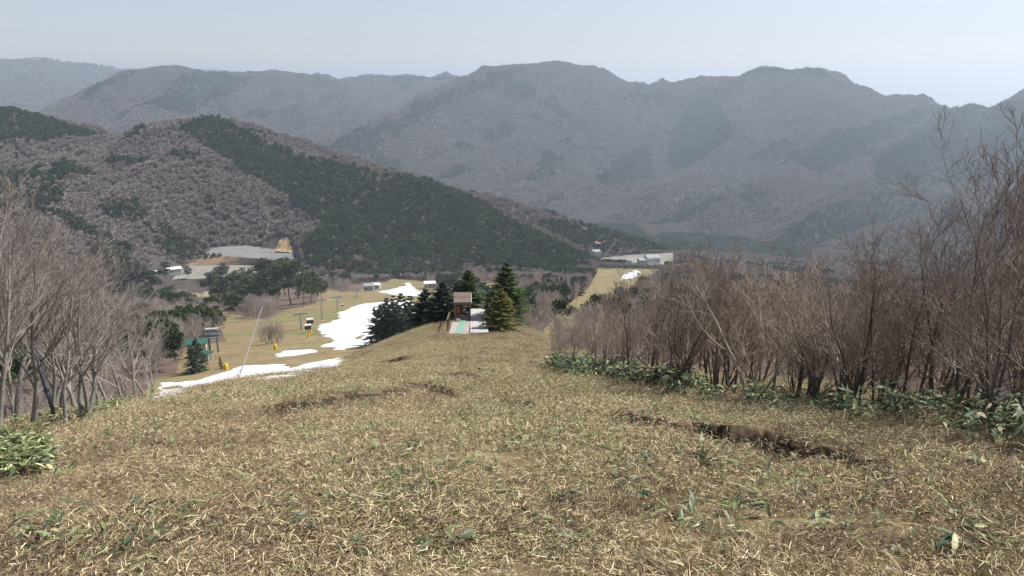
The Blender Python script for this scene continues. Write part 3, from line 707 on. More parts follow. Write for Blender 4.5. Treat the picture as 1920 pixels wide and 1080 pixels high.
# ------------------------------------------------------------------ dry grass of the meadow (uncountable)
m_grass = mat('dry_grass', None, .85, attr=True, rnd=.18, spec=.15)
G_STRAW = np.array([[.68, .59, .36], [.57, .48, .28], [.76, .68, .46], [.47, .37, .22]])
G_BROWN = np.array([[.22, .155, .105], [.26, .175, .125], [.16, .115, .08]])
G_GREEN = np.array([[.22, .25, .10], [.16, .20, .085], [.28, .28, .13]])
def grass_tuft(seed, n=270, size=.20, hmin=.02, hmax=.055, width=.0024, pal=(.52, .34, .14), dead=0):
    g = np.random.default_rng(seed)
    A = np.stack([g.normal(scale=size * .5, size=n), g.normal(scale=size * .5, size=n), np.full(n, -.012)], 1)
    flat = g.uniform(size=n) < .46
    a = g.normal(0, 1.2, n); ln = g.uniform(hmin, hmax, n) * np.where(flat, 1.25, 1)
    el = np.where(flat, g.uniform(.02, .45, n), g.uniform(.6, 1.5, n))
    D = np.stack([np.cos(a) * np.cos(el), np.sin(a) * np.cos(el), np.sin(el)], 1)
    A[:, 2] += np.where(flat, g.uniform(.008, .035, n), 0)
    M = A + D * ln[:, None] * .55; E = M + (D + np.array([0, 0, -.22]) + .14 * g.normal(size=D.shape)) * ln[:, None] * .45
    sd = unit(np.cross(D, g.normal(size=D.shape))); w_ = width * g.uniform(.6, 1.6, n)
    b1 = blades(A, M, w_, w_ * .9, g, sd); b2 = blades(M, E, w_ * .9, w_ * .25, g, sd)
    k = g.choice(3, n, p=pal); c = np.where((k == 0)[:, None], G_STRAW[g.integers(0, 4, n)], np.where((k == 1)[:, None], G_BROWN[g.integers(0, 3, n)], G_GREEN[g.integers(0, 3, n)]))
    c = c * g.uniform(.75, 1.2, (n, 1)); parts = [(b1[0], b1[1], np.repeat(c, 4, 0)), (b2[0], b2[1], np.repeat(c, 4, 0))]
    if dead:                                                   # curled pale dead bamboo leaves lying in the grass
        A = np.stack([g.normal(scale=size * .7, size=dead), g.normal(scale=size * .7, size=dead), g.uniform(.015, .06, dead)], 1)
        a = g.uniform(0, 6.283, dead); D = np.stack([np.cos(a), np.sin(a), g.uniform(-.3, .5, dead)], 1); L_ = g.uniform(.025, .07, dead)[:, None]
        sd = unit(np.cross(D, np.array([0, 0, 1.]) + .7 * g.normal(size=D.shape))); M = A + D * L_ * .5; E = M + (D + [0, 0, -.5]) * L_ * .5
        c = np.array([[.56, .49, .35], [.50, .40, .25], [.36, .25, .16]])[g.integers(0, 3, dead)] * g.uniform(.75, 1.1, (dead, 1))
        for P_, Q_, wa, wb in ((A, M, .006, .015), (M, E, .015, .003)):
            b = blades(P_, Q_, wa, wb, g, sd); parts.append((b[0], b[1], np.repeat(c, 4, 0)))
    V, Fs, C = merge(parts); return mesh_np('grass_source', V, Fs, m_grass, colors=C)
tufts = [grass_tuft(300 + i, pal=p) for i, p in enumerate([(.62, .31, .07), (.55, .36, .09), (.68, .26, .06), (.28, .66, .06), (.20, .74, .06), (.46, .26, .28), (.40, .24, .36)])]
def lawn_cover(name, r0, r1, per_m2, s0, s1, label, az=68):
    x, y, z, u, v, l = sow(r0, r1, per_m2 ** -.5, .3, az)
    i = np.clip(np.searchsorted(RR, np.hypot(x, y)) - 1, 0, nr - 1); j = np.clip(np.searchsorted(AZ, np.arctan2(x, y)) - 1, 0, nc - 1)
    bare = soil[i, j]; ok = (l == 0) & (rng.uniform(size=len(x)) > np.clip(bare * 2.2, 0, .94)) & (rng.uniform(size=len(x)) > .7 * smooth(.56, .68, fbm(x / .7, y / .7, 3, 90)))
    x, y, z = x[ok], y[ok], z[ok]; n = len(x)
    s = rng.uniform(s0, s1, n) * (.45 + 1.15 * fbm(x / 1.0, y / 1.0, 3, 91))
    q = .55 * fbm(x / .9, y / .9, 3, 93) + .45 * fbm(x / 5, y / 5, 3, 94) + rng.normal(scale=.07, size=n); pick = np.where(q > .575, rng.integers(5, 7, n), np.where(q < .40, rng.integers(3, 5, n), rng.integers(0, 3, n)))
    rt_ = upright(n, .15); rt_[:, 2] = 9 * fbm(x / 2.2, y / 2.2, 2, 97) + rng.normal(scale=.6, size=n)
    scatter(name, np.stack([x, y, z], 1), rt_, np.stack([s * 1.1, s * 1.1, s], 1), tufts, label, 'grass', pick)
lawn_cover('dry_grass', 2.2, 9, 110, .8, 1.25, 'short dry straw coloured grass close to the path edge of the slope')
lawn_cover('dry_grass', 9, 24, 60, .9, 1.35, 'short dry grass on the middle of the slope around the worn tracks')
lawn_cover('dry_grass', 24, 82, 30, 1.05, 1.6, 'dry grass on the far nose of the slope by the hut')

def dead_leaf(seed):
    g = np.random.default_rng(seed); L_ = g.uniform(.035, .075); w_ = g.uniform(.008, .016); t = np.array([0, .3, .65, 1.]); hh = np.array([.3, 1, .8, .05]) * w_ / 2
    mid = np.stack([t * L_, .25 * L_ * g.normal() * t ** 2, .02 + .35 * L_ * g.uniform(-.3, 1) * np.sin(t * 3.1)], 1); rl = g.uniform(-.9, .9)
    V = np.concatenate([mid + np.stack([0 * t, hh, hh * rl], 1), mid - np.stack([0 * t, hh, -hh * rl], 1)]); c = np.array([[.52, .46, .33], [.44, .35, .22], [.30, .21, .14], [.58, .54, .42]])[seed % 4]
    return mesh_np('dead_leaf_source', V, np.array([[i, i + 1, 5 + i, 4 + i] for i in range(3)]), m_grass, True, np.tile(c, (8, 1)))
x, y, z, u, v, l = sow(2.4, 20, .16, .3, 62); ok = (l == 0) & (rng.uniform(size=len(x)) < .12 + .9 * smooth(.48, .68, fbm(x / 1.1, y / 1.1, 3, 99))); n = int(ok.sum())
scatter('fallen_leaves', np.stack([x[ok], y[ok], z[ok] + .012], 1), upright(n, .4), np.repeat(rng.uniform(.6, 1.35, n)[:, None], 3, 1), [dead_leaf(320 + i) for i in range(8)], 'pale curled dead leaves lying in the dry grass', 'leaves')

# ------------------------------------------------------------------ dwarf bamboo
m_leaf = mat('bamboo_leaf', None, .5, attr=True, rnd=.3, hue=.015, spec=.35)
m_stem = mat('bamboo_stem', (.23, .20, .09), .7, rnd=.2)
def leaf_arr(g, L_, W_, n, col):
    """n lens-shaped leaves, centred midrib, slightly folded; local x = along the leaf"""
    t = np.array([0, .25, .6, 1.0]); w_ = np.array([.08, .85, 1.0, 0]) * W_ / 2
    mid = np.stack([t * L_, 0 * t, -.28 * L_ * t ** 2], 1)
    V = np.concatenate([mid, mid + np.stack([0 * t, w_, .25 * w_], 1), mid + np.stack([0 * t, -w_, .25 * w_], 1)])
    Fq = np.array([[i, i + 1, 5 + i, 4 + i] for i in range(3)] + [[i + 1, i, 8 + i, 9 + i] for i in range(3)])
    C = np.tile(col, (12, 1)); C[4:] *= 1.0
    return V, Fq, C
LEAFCOL = [(.060, .098, .040), (.085, .125, .048), (.13, .155, .06), (.38, .36, .19), (.045, .075, .038)]
leaf_meshes = []
for i, c in enumerate(LEAFCOL):
    V, Fq, C = leaf_arr(rng, .20, .048, 1, np.array(c)); C = C.copy()
    if i in (0, 2): C[4:] = C[4:] * 1.0; C[[7, 11]] = (.42, .38, .22)
    leaf_meshes.append(mesh_np('leaf', V, Fq, m_leaf, True, C))
def stem_mesh(g, n, H):
    mb = MB(); tips = []
    for k in range(n):
        a = g.uniform(0, 6.283); r = g.uniform(0, .16); ln = H * g.uniform(.55, 1.05); q = np.array([math.cos(a), math.sin(a)])
        P_ = [np.array([*(q * r), -.05]), np.array([*(q * (r + .10 * ln)), ln * .55]), np.array([*(q * (r + .28 * ln)), ln])]
        mb.tube(P_, [.005, .004, .003], 4); tips.append((P_, a))
    return mb.mesh('stem', m_stem), tips
def bamboo(loc, H, n_stem, seed, label, group, individual, scale=1.0, per=5, pale=False):
    g = np.random.default_rng(seed)
    e = empty('bamboo_plant', loc, g.uniform(0, 6.283), scale, label, 'bamboo', group)
    sm, tips = stem_mesh(g, n_stem, H); link('stem', sm, e)
    parts = []
    for P_, a in tips:
        for k in range(per):
            t = g.uniform(.5, 1.0) if k else 1.0
            b = P_[1] + (P_[2] - P_[1]) * (t - .5) * 2; az = a + g.normal(scale=1.1); pit = g.uniform(-.55, .35); s = g.uniform(.75, 1.3); mi = int(g.choice(5, p=[.12, .2, .36, .26, .06] if pale else [.3, .27, .18, .09, .16]))
            R = Matrix.Rotation(az, 4, 'Z') @ Matrix.Rotation(pit, 4, 'Y') @ Matrix.Rotation(g.normal(scale=.4), 4, 'X')
            if individual:
                o = link('leaf', leaf_meshes[mi], e, b); o.rotation_euler = R.to_euler(); o.scale = (s,) * 3
            else:
                V, Fq, C = leaf_arr(g, .20 * s, .048 * s, 1, np.array(LEAFCOL[mi]) * g.uniform(.75, 1.25)); parts.append((V @ np.array(R.to_3x3()).T + b, Fq, C))
    if parts:
        V, Fs, C = merge(parts); link('foliage', mesh_np('foliage', V, Fs, m_leaf, True, C), e)
    return e
proto_clumps = {}
def bamboo_copy(loc, key, label, group, scale, H=.62, n_stem=9, per=6):
    """shared-mesh clump; four shapes of each kind"""
    k = (key, int(rng.integers(4)))
    if k not in proto_clumps:
        e = bamboo(loc, H, n_stem, 500 + len(proto_clumps), label, group, False, scale, per, key in ('pale', 'grove')); proto_clumps[k] = e; return e
    s = proto_clumps[k]; e = s.copy(); COL.objects.link(e); e.location = loc; e.rotation_euler = (0, 0, rng.uniform(0, 6.28)); e.scale = (scale,) * 3; add_props(e, label, 'bamboo', group)
    for ch in s.children:
        c = ch.copy(); COL.objects.link(c); c.parent = e
    return e
# right edge: leafy bank under the thicket
EDGE_R = [(1000,690),(1060,705),(1130,722),(1200,742),(1300,764),(1400,778),(1500,790),(1600,796),(1700,806),(1800,826),(1900,852),(1960,868),(2150,905),(2400,960)]
edge = np.array([hit(*p) for p in EDGE_R])
_cum = np.concatenate([[0], np.cumsum(np.linalg.norm(np.diff(edge[:, :2], axis=0), axis=1))])
def edge_at(s, off):
    p = np.array([np.interp(s, _cum, edge[:, 0]), np.interp(s, _cum, edge[:, 1])]); q = np.array([np.interp(s + .3, _cum, edge[:, 0]), np.interp(s + .3, _cum, edge[:, 1])])
    d = (q - p) / max(np.linalg.norm(q - p), 1e-6) if s + .3 <= _cum[-1] else (edge[-1, :2] - edge[-2, :2]) / np.linalg.norm(edge[-1, :2] - edge[-2, :2])
    nrm = np.array([-d[1], d[0]]); nrm = nrm if nrm @ p > 0 else -nrm
    p = p + nrm * off; return np.array([p[0], p[1], float(Hg(*p))])
for i in range(16):                                            # the nearest clumps, every leaf its own piece
    s = _cum[np.searchsorted([p[0] for p in EDGE_R], 1640)] + (i / 16) * (_cum[11] - _cum[np.searchsorted([p[0] for p in EDGE_R], 1640)])
    p = edge_at(s, rng.uniform(.0, .9)); bamboo(p, rng.uniform(.42, .68), 4, 600 + i, 'broad leaved green dwarf bamboo clump at the thicket edge below tall bare shrubs', 'dwarf bamboo clumps with single leaves in view', True, .78, 4)
sl = _cum[3]
for i in range(60):                                            # lush dark band at the far end of the edge
    p = edge_at(rng.uniform(0, sl), rng.uniform(-.2, 1.9)); bamboo_copy(p, 'lush', 'lush dark green dwarf bamboo massed where the thicket meets the slope', 'lush dwarf bamboo at the far thicket edge', rng.uniform(.6, .95), .6, 10, 7)
for i in range(72):
    p = edge_at(rng.uniform(sl, _cum[-1]), rng.uniform(.1, 2.6)); bamboo_copy(p, 'edge', 'low green dwarf bamboo clump under the bare thicket', 'dwarf bamboo clumps along the thicket', rng.uniform(.4, .75), .5, 6, 5)
for i in range(26):
    p = edge_at(rng.uniform(_cum[7], _cum[-1]), rng.uniform(.0, 1.5)); bamboo_copy(p, 'bank', 'leafy dwarf bamboo clump massed below the tallest bare trees', 'dwarf bamboo bank below the tallest trees', rng.uniform(.6, .9), .6, 7, 5)
# left edge: pale variegated dwarf bamboo below the beeches
for i in range(64):
    u_, v_ = rng.uniform(-80, 85), rng.uniform(830, 905); p = hit(u_, v_); bamboo_copy(p, 'pale', 'yellow green dwarf bamboo clump at the foot of the beech grove', 'pale dwarf bamboo by the beech grove', rng.uniform(.42, .62), .55, 9, 7)
for i in range(44):
    u_ = rng.uniform(-40, 300); p = stand(u_, np.interp(u_, [-40, 160, 300], [11.5, 13.5, 20]) + rng.uniform(0, 4)); bamboo_copy(p, 'grove', 'small dwarf bamboo clump between the beech trunks', 'dwarf bamboo between the beeches', rng.uniform(.38, .6), .5, 7, 6)
# single sprigs out in the mown grass
SPRIGS = [(640,955),(1060,1010),(1085,1040),(990,985),(830,1035),(1330,900),(1640,915),(1475,862),(700,810),(1420,835),(1050,830),(470,890),(250,880),(900,880),(560,935),(1230,950),(1180,905),(1740,925),(1560,985),(1520,930),(330,960),(390,1000),(140,960),(90,1010),(60,1050),(760,920),(1290,1000),(1830,960),(1700,1030),(1390,950),(960,930),(860,950),(660,1050),(1130,850),(1270,860)]
SPRIGS += [(float(a), float(b)) for a, b in zip(rng.uniform(0, 1920, 26), 820 + 250 * rng.uniform(0, 1, 26) ** .8)] + [(30,985),(75,1040),(110,985),(1850,985),(1880,1020)]
for i, (u_, v_) in enumerate(SPRIGS):
    p = hit(u_, v_); bamboo(p, rng.uniform(.10, .18), 4, 700 + i, 'small green bamboo sprig growing out of the mown dry grass', 'bamboo sprigs in the dry grass', True, rng.uniform(.42, .62), 2)
# short leafy ground cover too small to single out
x, y, z, u, v, l = sow(3, 26, .27, .3, 62); ok = (l == 0) & (fbm(x / 1.6, y / 1.6, 3, 95) > .46); n = int(ok.sum())
parts = []
g = np.random.default_rng(5)
def leaflet(seed):
    g = np.random.default_rng(seed); parts = []
    for k in range(4):
        V, Fq, C = leaf_arr(g, .11, .026, 1, np.array(LEAFCOL[int(g.choice([0, 1, 2, 2]))]) * np.array([1.15, 1.1, 1.1]) * g.uniform(.8, 1.4))
        R = Matrix.Rotation(g.uniform(0, 6.28), 3, 'Z') @ Matrix.Rotation(g.uniform(-.8, .0), 3, 'Y'); parts.append((V @ np.array(R).T + np.array([0, 0, .02 + .02 * k]), Fq, C))
    V, Fs, C = merge(parts); return mesh_np('leaflet_source', V, Fs, m_leaf, True, C)
scatter('low_green_leaves', np.stack([x[ok], y[ok], z[ok]], 1), upright(n, .3), np.repeat(rng.uniform(.5, 1.25, n)[:, None], 3, 1), [leaflet(800 + i) for i in range(5)], 'scattered short green leaves among the dry grass', 'ground cover')

# ------------------------------------------------------------------ stones
m_stone = mat('stone', (.24, .215, .18), .9, noise=(6, 30), amount=.3, bump=.6, bscale=25, spec=.2)
m_stone2 = mat('dark_stone', (.085, .07, .058), .9, noise=(6, 30), amount=.3, bump=.6, bscale=25, spec=.2)
def stone(u, v, size, label, m, seed):
    g = np.random.default_rng(seed); p = hit(u, v)
    n, k = 14, 7; th = np.linspace(0, 2 * np.pi, n, endpoint=False); ph = np.linspace(.05, np.pi / 2 + .5, k)
    D = np.stack([np.sin(ph)[:, None] * np.cos(th), np.sin(ph)[:, None] * np.sin(th), np.cos(ph)[:, None] + 0 * th], -1)
    rad = 1 + .45 * (fbm(D[..., 0] * 1.4 + seed, D[..., 1] * 1.4 + D[..., 2], 3, seed) - .5)
    V = (D * rad[..., None] * np.array(size) / 2).reshape(-1, 3)
    q = np.array([[i * n + j, (i + 1) * n + j, (i + 1) * n + (j + 1) % n, i * n + (j + 1) % n] for i in range(k - 1) for j in range(n)])
    me = mesh_np('stone', V, [q, np.arange(n)[None]], m, True); o = link('stone', me, None, p + [0, 0, -.01], g.uniform(0, 6)); add_props(o, label, 'stone')
stone(1705, 900, (.40, .28, .13), 'flat pale stone lying in the grass below the bamboo edge', m_stone, 3)
stone(760, 738, (.5, .35, .22), 'grey stone half sunk beside the worn track', m_stone2, 5)
stone(968, 757, (.4, .28, .18), 'low grey stone in the middle of the worn track', m_stone2, 9)
stone(695, 752, (.45, .3, .2), 'dark stone at the shaded lip of the track', m_stone2, 11)
stone(905, 664, (.9, .5, .3), 'dull stone in the grass short of the hut ramp', m_stone2, 12)
# ------------------------------------------------------------------ bare trees, each its own thing
m_beech = mat('beech_bark', (.25, .23, .20), .85, noise=(5, 22), amount=.35, bump=.5, bscale=30, rnd=.12)
m_beech_tw = mat('beech_twigs', (.31, .27, .24), .85, rnd=.15)
m_bark = mat('thicket_bark', (.13, .105, .09), .85, noise=(7, 30), amount=.35, bump=.5, bscale=35, rnd=.25)
m_twig = mat('thicket_twigs', (.345, .285, .24), .85, rnd=.42)
m_pale = mat('pale_bark', (.34, .31, .26), .85, noise=(7, 30), amount=.3, bump=.4, bscale=35, rnd=.1)
m_pale_tw = mat('pale_twigs', (.30, .25, .19), .85, rnd=.15)
m_dark = mat('dark_bark', (.06, .05, .045), .85, noise=(7, 30), amount=.3, rnd=.1); m_dark_tw = mat('dark_twigs', (.19, .145, .115), .85, rnd=.1)
def tree_meshes(name, mt, mc, **kw):
    (tv, tf), (cv, cf) = bare_tree(**kw)
    return (mesh_np('trunk', tv, tf, mt, True), mesh_np('crown', cv, cf, mc, True), float(cv[:, 2].max()))
KIND = {
 'beech': [tree_meshes('beech', m_beech, m_beech_tw, seed=900 + i, H=5.5, r0=.082, limbs=11, subs=7, twigs=5, fine=3, ang=33, up=.13, bias=(.035, 0, 0), low=.26, wander=.10, twig_r=.0042) for i in range(4)],
 'twin':  [tree_meshes('beech', m_beech, m_beech_tw, seed=921, H=5.5, r0=.085, stems=3, spread=.16, limbs=10, subs=6, twigs=5, fine=3, ang=34, up=.13, bias=(.04, 0, 0), low=.3, twig_r=.0042)],
 'shrub': [tree_meshes('shrub', m_bark, m_twig, seed=940 + i, H=3.6, r0=.030, stems=8, spread=.30, limbs=9, subs=5, twigs=4, fine=0, ang=28, up=.12, low=.25, twig_r=.0042, wander=.05) for i in range(4)],
 'small': [tree_meshes('tree', m_bark, m_twig, seed=960 + i, H=4.6, r0=.07, stems=2, spread=.22, limbs=11, subs=7, twigs=5, fine=0, ang=38, up=.13, low=.25, twig_r=.0045, wander=.09) for i in range(3)],
 'pale':  [tree_meshes('tree', m_pale, m_pale_tw, seed=980 + i, H=4.6, r0=.05, stems=2, spread=.4, limbs=8, subs=6, twigs=4, fine=0, ang=42, up=.12, low=.3, twig_r=.005, wander=.13) for i in range(2)],
 'dark':  [tree_meshes('tree', m_dark, m_dark_tw, seed=991, H=4.6, r0=.045, stems=1, lean=.03, limbs=13, subs=6, twigs=4, fine=0, ang=33, up=.12, low=.2, twig_r=.0045, wander=.035)],
 'upright': [tree_meshes('tree', m_bark, m_dark_tw, seed=995 + i, H=4.8, r0=.05, stems=1, lean=.10, limbs=12, subs=6, twigs=4, fine=0, ang=30, up=.12, low=.25, twig_r=.0045, wander=.06) for i in range(2)],
 'tall':  [tree_meshes('tree', m_bark, m_dark_tw, seed=1001, H=6.2, r0=.062, stems=3, spread=.30, limbs=10, subs=7, twigs=4, fine=1, ang=40, up=.09, low=.2, twig_r=.0045, wander=.08)],
}
def plant_tree(name, kind, u, r, vtop, label, group, cat='tree', rot=None, var=None, wide=1.0):
    p = stand(u, r); h = top_z(p, vtop) - p[2]
    ms = KIND[kind]; t, c, H = ms[int(rng.integers(len(ms))) if var is None else var]
    s = max(h, .5) / H; sw = s ** .8 * wide if s < 1 else s * wide
    e = empty(name, p, rng.uniform(0, 6.28) if rot is None else rot, (sw, sw, s), label, cat, group)
    link('trunk', t, e); link('crown', c, e); return e
gB = 'beeches of the grove'
B = 'beech_tree'
plant_tree(B, 'twin', 163, 14.0, 425, 'grey beech with several trunks from one foot, front of the grove', None, rot=.3)
plant_tree(B, 'beech', 122, 13.0, 455, 'slender crooked grey beech beside the many trunked beech', None, rot=1.0, var=0)
plant_tree(B, 'beech', 62, 14.2, 345, 'tall bent grey beech behind the blue padded pole', None, rot=0, var=1)
plant_tree(B, 'beech', 8, 13.0, 318, 'tall beech with dense reddish twigs above the pale dwarf bamboo', None, rot=2.2, var=2)
for (u_, r_, vt, va) in [(-50,14,290,3),(-130,14.5,300,1),(-210,15.5,310,2),(-170,19,330,0),(-280,19,300,3),(-110,23,350,2),(30,17.5,380,3),(95,17,440,1),(140,19,470,3),(190,18.5,500,0),(205,23,480,1),(232,22,530,2),(255,26,540,0),(275,30,575,3),(120,26,450,3),(10,23,370,1),(-40,24,340,2),(290,38,600,1),(150,36,480,0),(40,33,420,2),(90,40,450,3)]:
    plant_tree(B, 'beech', u_, r_, vt, 'bare grey beech standing among the trunks of the grove', gB, var=va)
# thicket on the right
ENV_U = [980, 1020, 1080, 1150, 1200, 1290, 1400, 1480, 1560, 1620, 1690, 1730, 1800, 1860, 1930, 2100]
ENV_V = [625, 590, 545, 545, 490, 455, 465, 475, 455, 455, 470, 455, 430, 400, 370, 340]
T_ = 'bare_tree'
plant_tree(T_, 'dark', 1611, 11.6, 385, 'straight dark trunked young tree with upright twigs in the thicket', None)
plant_tree(T_, 'pale', 1420, 13.2, 452, 'pale barked forked tree leaning left over the dwarf bamboo', None, rot=.6, var=0)
plant_tree(T_, 'pale', 1500, 14.2, 470, 'pale twisted tree between the forked tree and dark young tree', None, rot=2.4, var=1)
plant_tree(T_, 'tall', 1850, 9.6, 195, 'tallest bare tree of the thicket with long ascending limbs', None, rot=.4)
plant_tree(T_, 'tall', 1960, 9.2, 150, 'many stemmed bare tree at the outer end of the thicket', None, rot=2.9)
plant_tree(T_, 'tall', 1760, 13.0, 300, 'wide bare tree just behind the tallest one', None, rot=1.9)
plant_tree('bare_shrub', 'shrub', 1130, 19.5, 545, 'fan shaped bare shrub rising from the lush dwarf bamboo', None, 'shrub')
plant_tree(T_, 'small', 1290, 18.0, 440, 'dark bare tree standing over the middle of the thicket', None)
plant_tree('bare_shrub', 'shrub', 1046, 27, 600, 'thin bare shrub where the thicket begins at the grass', None, 'shrub')
for i in range(66):
    u_ = rng.uniform(1040, 2010) if i < 48 else rng.uniform(2010, 2500); r0 = np.interp(u_, [1040, 1120, 1200, 1400, 1600, 1800, 2000], [28, 19, 14.6, 12.4, 11.2, 9.8, 8.8]); dr = rng.uniform(.5, 1) ** 1 * 0 + rng.exponential(5.0) + .5; r_ = r0 + min(dr, 18)
    vt = np.interp(u_, ENV_U, ENV_V) + rng.uniform(0, 120) * (1.0 if dr < 4 else .6)
    k = rng.choice(['shrub', 'small', 'small', 'small', 'pale'])
    if u_ > 1720 and k == 'pale': k = 'shrub'
    if k == 'shrub': plant_tree('bare_shrub', 'shrub', u_, r_, vt, 'brown many stemmed leafless shrub in the thicket beside the slope', 'leafless shrubs of the thicket', 'shrub')
    elif k == 'small': plant_tree(T_, 'small', u_, r_, vt, 'small brown leafless tree in the thicket beside the slope', 'small leafless trees of the thicket')
    else: plant_tree(T_, 'pale', u_, r_, vt + 30, 'small pale barked leafless tree inside the thicket', 'pale leafless trees of the thicket')

for (u_, r_, vt) in [(1180,17,520),(1225,16,470),(1262,15.5,455),(1335,14.5,450),(1365,17,465),(1450,15,455),(1535,14,460),(1580,15,440),(1655,13,450),(1690,12,430),(1725,12.5,345),(1790,11.5,240),(1815,13,300),(1885,12,215),(1905,10.5,190)]:
    plant_tree(T_, 'upright', u_, r_, vt, 'upright dark stemmed leafless tree rising above the thicket', 'upright dark trees of the thicket')

# ------------------------------------------------------------------ woods further down (uncountable)
m_mid = mat('bare_wood', (.33, .275, .245), .9, rnd=.25, hue=.012, spec=.05)
def mid_tree(seed, H=7.):
    g = np.random.default_rng(seed)
    P0 = grow(np.array([[0, 0, -.5]]), np.array([[.05, .02, 1.]]), np.array([H * .95]), 7, .06, .05, g=g); R0 = taper(np.array([.10]), 7, .2); parts = [tubes(P0, R0, 4)]
    s, d, l, r = sprout(P0, R0, 14, .2, .98, 36, .5, np.array([H]), .5, g, True); P1 = grow(s, d, l, 4, .12, .12, g=g); R1 = taper(np.maximum(r, .02), 4, .4); parts.append(tubes(P1, R1, 3))
    s, d, l, r = sprout(P1, R1, 8, .1, .98, 36, .55, l, .6, g); P2 = grow(s, d, l, 3, .12, .1, g=g); parts.append(tubes(P2, taper(np.maximum(r, .012), 3, .6), 3))
    s, d, l, r = sprout(P2, taper(r, 3, .6), 5, .1, .98, 36, .6, l, .6, g); E = s + unit(d + [0, 0, .25]) * l[:, None]; parts.append(blades(s, E, .022, .015, g))
    V, Fs, _ = merge(parts); return mesh_np('mid_tree_source', V, Fs, m_mid)
mids = [mid_tree(1100 + i) for i in range(5)]
x, y, z, u, v, l = sow(30, 640, 4.4, 9, 50)
R_ = np.hypot(x, y); wd = (l != 0) & ~open_ground(u, v) & ~inpoly(u, v, [(600,545),(600,700),(860,700),(860,545)]) & ~inpoly(u, v, P_PINE)
wd |= inpoly(u, v, [(395,566),(440,560),(520,575),(520,592),(480,600),(420,590)]) | ((l == 0) & (R_ > 26) & (u > 1130) & (v > 690))
wd &= ~inpoly(u, v, [(348,652),(440,640),(440,720),(330,720),(335,690)]) & ~inpoly(u, v, [(655,548),(655,520),(705,520),(705,548)])
wd &= ~((u > 255) & (u < 1060) & (R_ < 150))
wd &= ~(inpoly(u, v, P_LOTS) & (R_ > 480))
con = (fbm(x / 22, y / 22, 3, 120) > .64) & (R_ > 90)
sc_ = np.clip(.45 + R_ / 260, .45, 1.1)
def wood2(name, sel, protos, k, label):
    n = int(sel.sum()); s = sc_[sel] * rng.uniform(.8, 1.2, n) * k
    scatter(name, np.stack([x[sel], y[sel], z[sel] - .2], 1), upright(n), np.stack([s, s, s], 1), protos, label, 'trees')
wood2('valley_bare_wood', wd & ~con, mids, 1.0, 'leafless brown wood on the slopes below the meadow')
def pine_mid(seed):
    tr, cr, ti = pine(seed, 11, 3.2, 16, 48, .40, .55); return mesh_np('pine_mid_source', cr[0], cr[1], m_pine_far, colors=ti)
wood2('valley_pine_wood', wd & con & (R_ > 150), [pine_mid(1150 + i) for i in range(3)], .75, 'evergreen pines mixed into the brown valley wood')
# ------------------------------------------------------------------ conifers, each its own thing
m_needle = mat('fir_needles', (.066, .104, .038), .75, attr=True, rnd=.12, spec=.2)
m_needle_y = mat('young_fir_needles', (.16, .155, .05), .75, attr=True, rnd=.08, spec=.2)
m_needle_b = mat('blue_fir_needles', (.038, .058, .034), .75, attr=True, rnd=.15, spec=.2)
m_pine_n = mat('pine_needles', (.060, .082, .034), .75, attr=True, rnd=.2, spec=.15)
m_bark_c = mat('conifer_bark', (.10, .075, .06), .9, noise=8, amount=.3)
def con_meshes(fn, mn, *a, **k):
    t, c, ti = fn(*a, **k); return mesh_np('trunk', t[0], t[1], m_bark_c, True), mesh_np('crown', c[0], c[1], mn, False, ti), k.get('H')
FIR = [con_meshes(fir, m_needle, 1200 + i, H=8.0, Rb=2.4, whorls=26, per=7, tw=14) for i in range(2)]
FIRD = [con_meshes(fir, m_needle_b, 1210 + i, H=8.0, Rb=2.6, whorls=22, per=7, tw=12, wide=.07) for i in range(2)]
FIRY = [con_meshes(fir, m_needle_y, 1220, H=5.0, Rb=1.9, whorls=22, per=7, tw=13, wide=.05)]
FIRS = [con_meshes(fir, m_needle_b, 1230 + i, H=6.0, Rb=1.8, whorls=14, per=6, tw=8, wide=.10) for i in range(3)]
PINE = [con_meshes(pine, m_pine_n, 1240 + i, H=10., Rc=3.0, clumps=22, per=60, low=.42, leaf=.38) for i in range(3)]
def conifer(name, kinds, u, r, vtop, label, group=None, wide=1.0, var=None, base=None):
    p = stand(u, r) if base is None else base
    h = top_z(p, vtop) - p[2]; t, c, H = kinds[int(rng.integers(len(kinds))) if var is None else var]; s = h / H
    e = empty(name, p, rng.uniform(0, 6.28), (s * wide, s * wide, s), label, 'tree', group); link('trunk', t, e); link('crown', c, e); return e
conifer('fir_tree', FIR, 949, 66.0, 494, 'tall dark green fir right of the start hut', wide=1.75, var=0)
conifer('fir_tree', FIRY, 940, 60.0, 543, 'young yellowish green fir in front of the tall fir', wide=1.5)
conifer('fir_tree', FIR, 880, 73.0, 508, 'green fir rising directly behind the start hut', wide=1.7, var=1)
conifer('fir_tree', FIRD, 832, 75.0, 530, 'broad blackish fir left of the start hut', wide=1.9, var=0)
conifer('fir_tree', FIRD, 800, 77.0, 543, 'blackish fir sloping down to the snow side', wide=1.8, var=1)
conifer('fir_tree', FIRD, 862, 79.0, 528, 'dark fir filling the gap behind the hut roof', wide=1.7, var=0)
conifer('fir_tree', FIRS, 915, 70.0, 552, 'small dark fir squeezed between hut and tall fir', wide=1.3, var=0)
for i, (u_, r_, vt) in enumerate([(706,172,577),(716,168,572),(728,178,560),(735,160,572),(748,158,576),(755,176,552),(765,160,568),(772,172,556),(741,185,556),(722,160,586),(760,150,585)]):
    conifer('young_conifer', FIRS, u_, r_, vt, 'dark young conifer in the row standing in the snow field', 'young conifers in the snow field', wide=1.35)
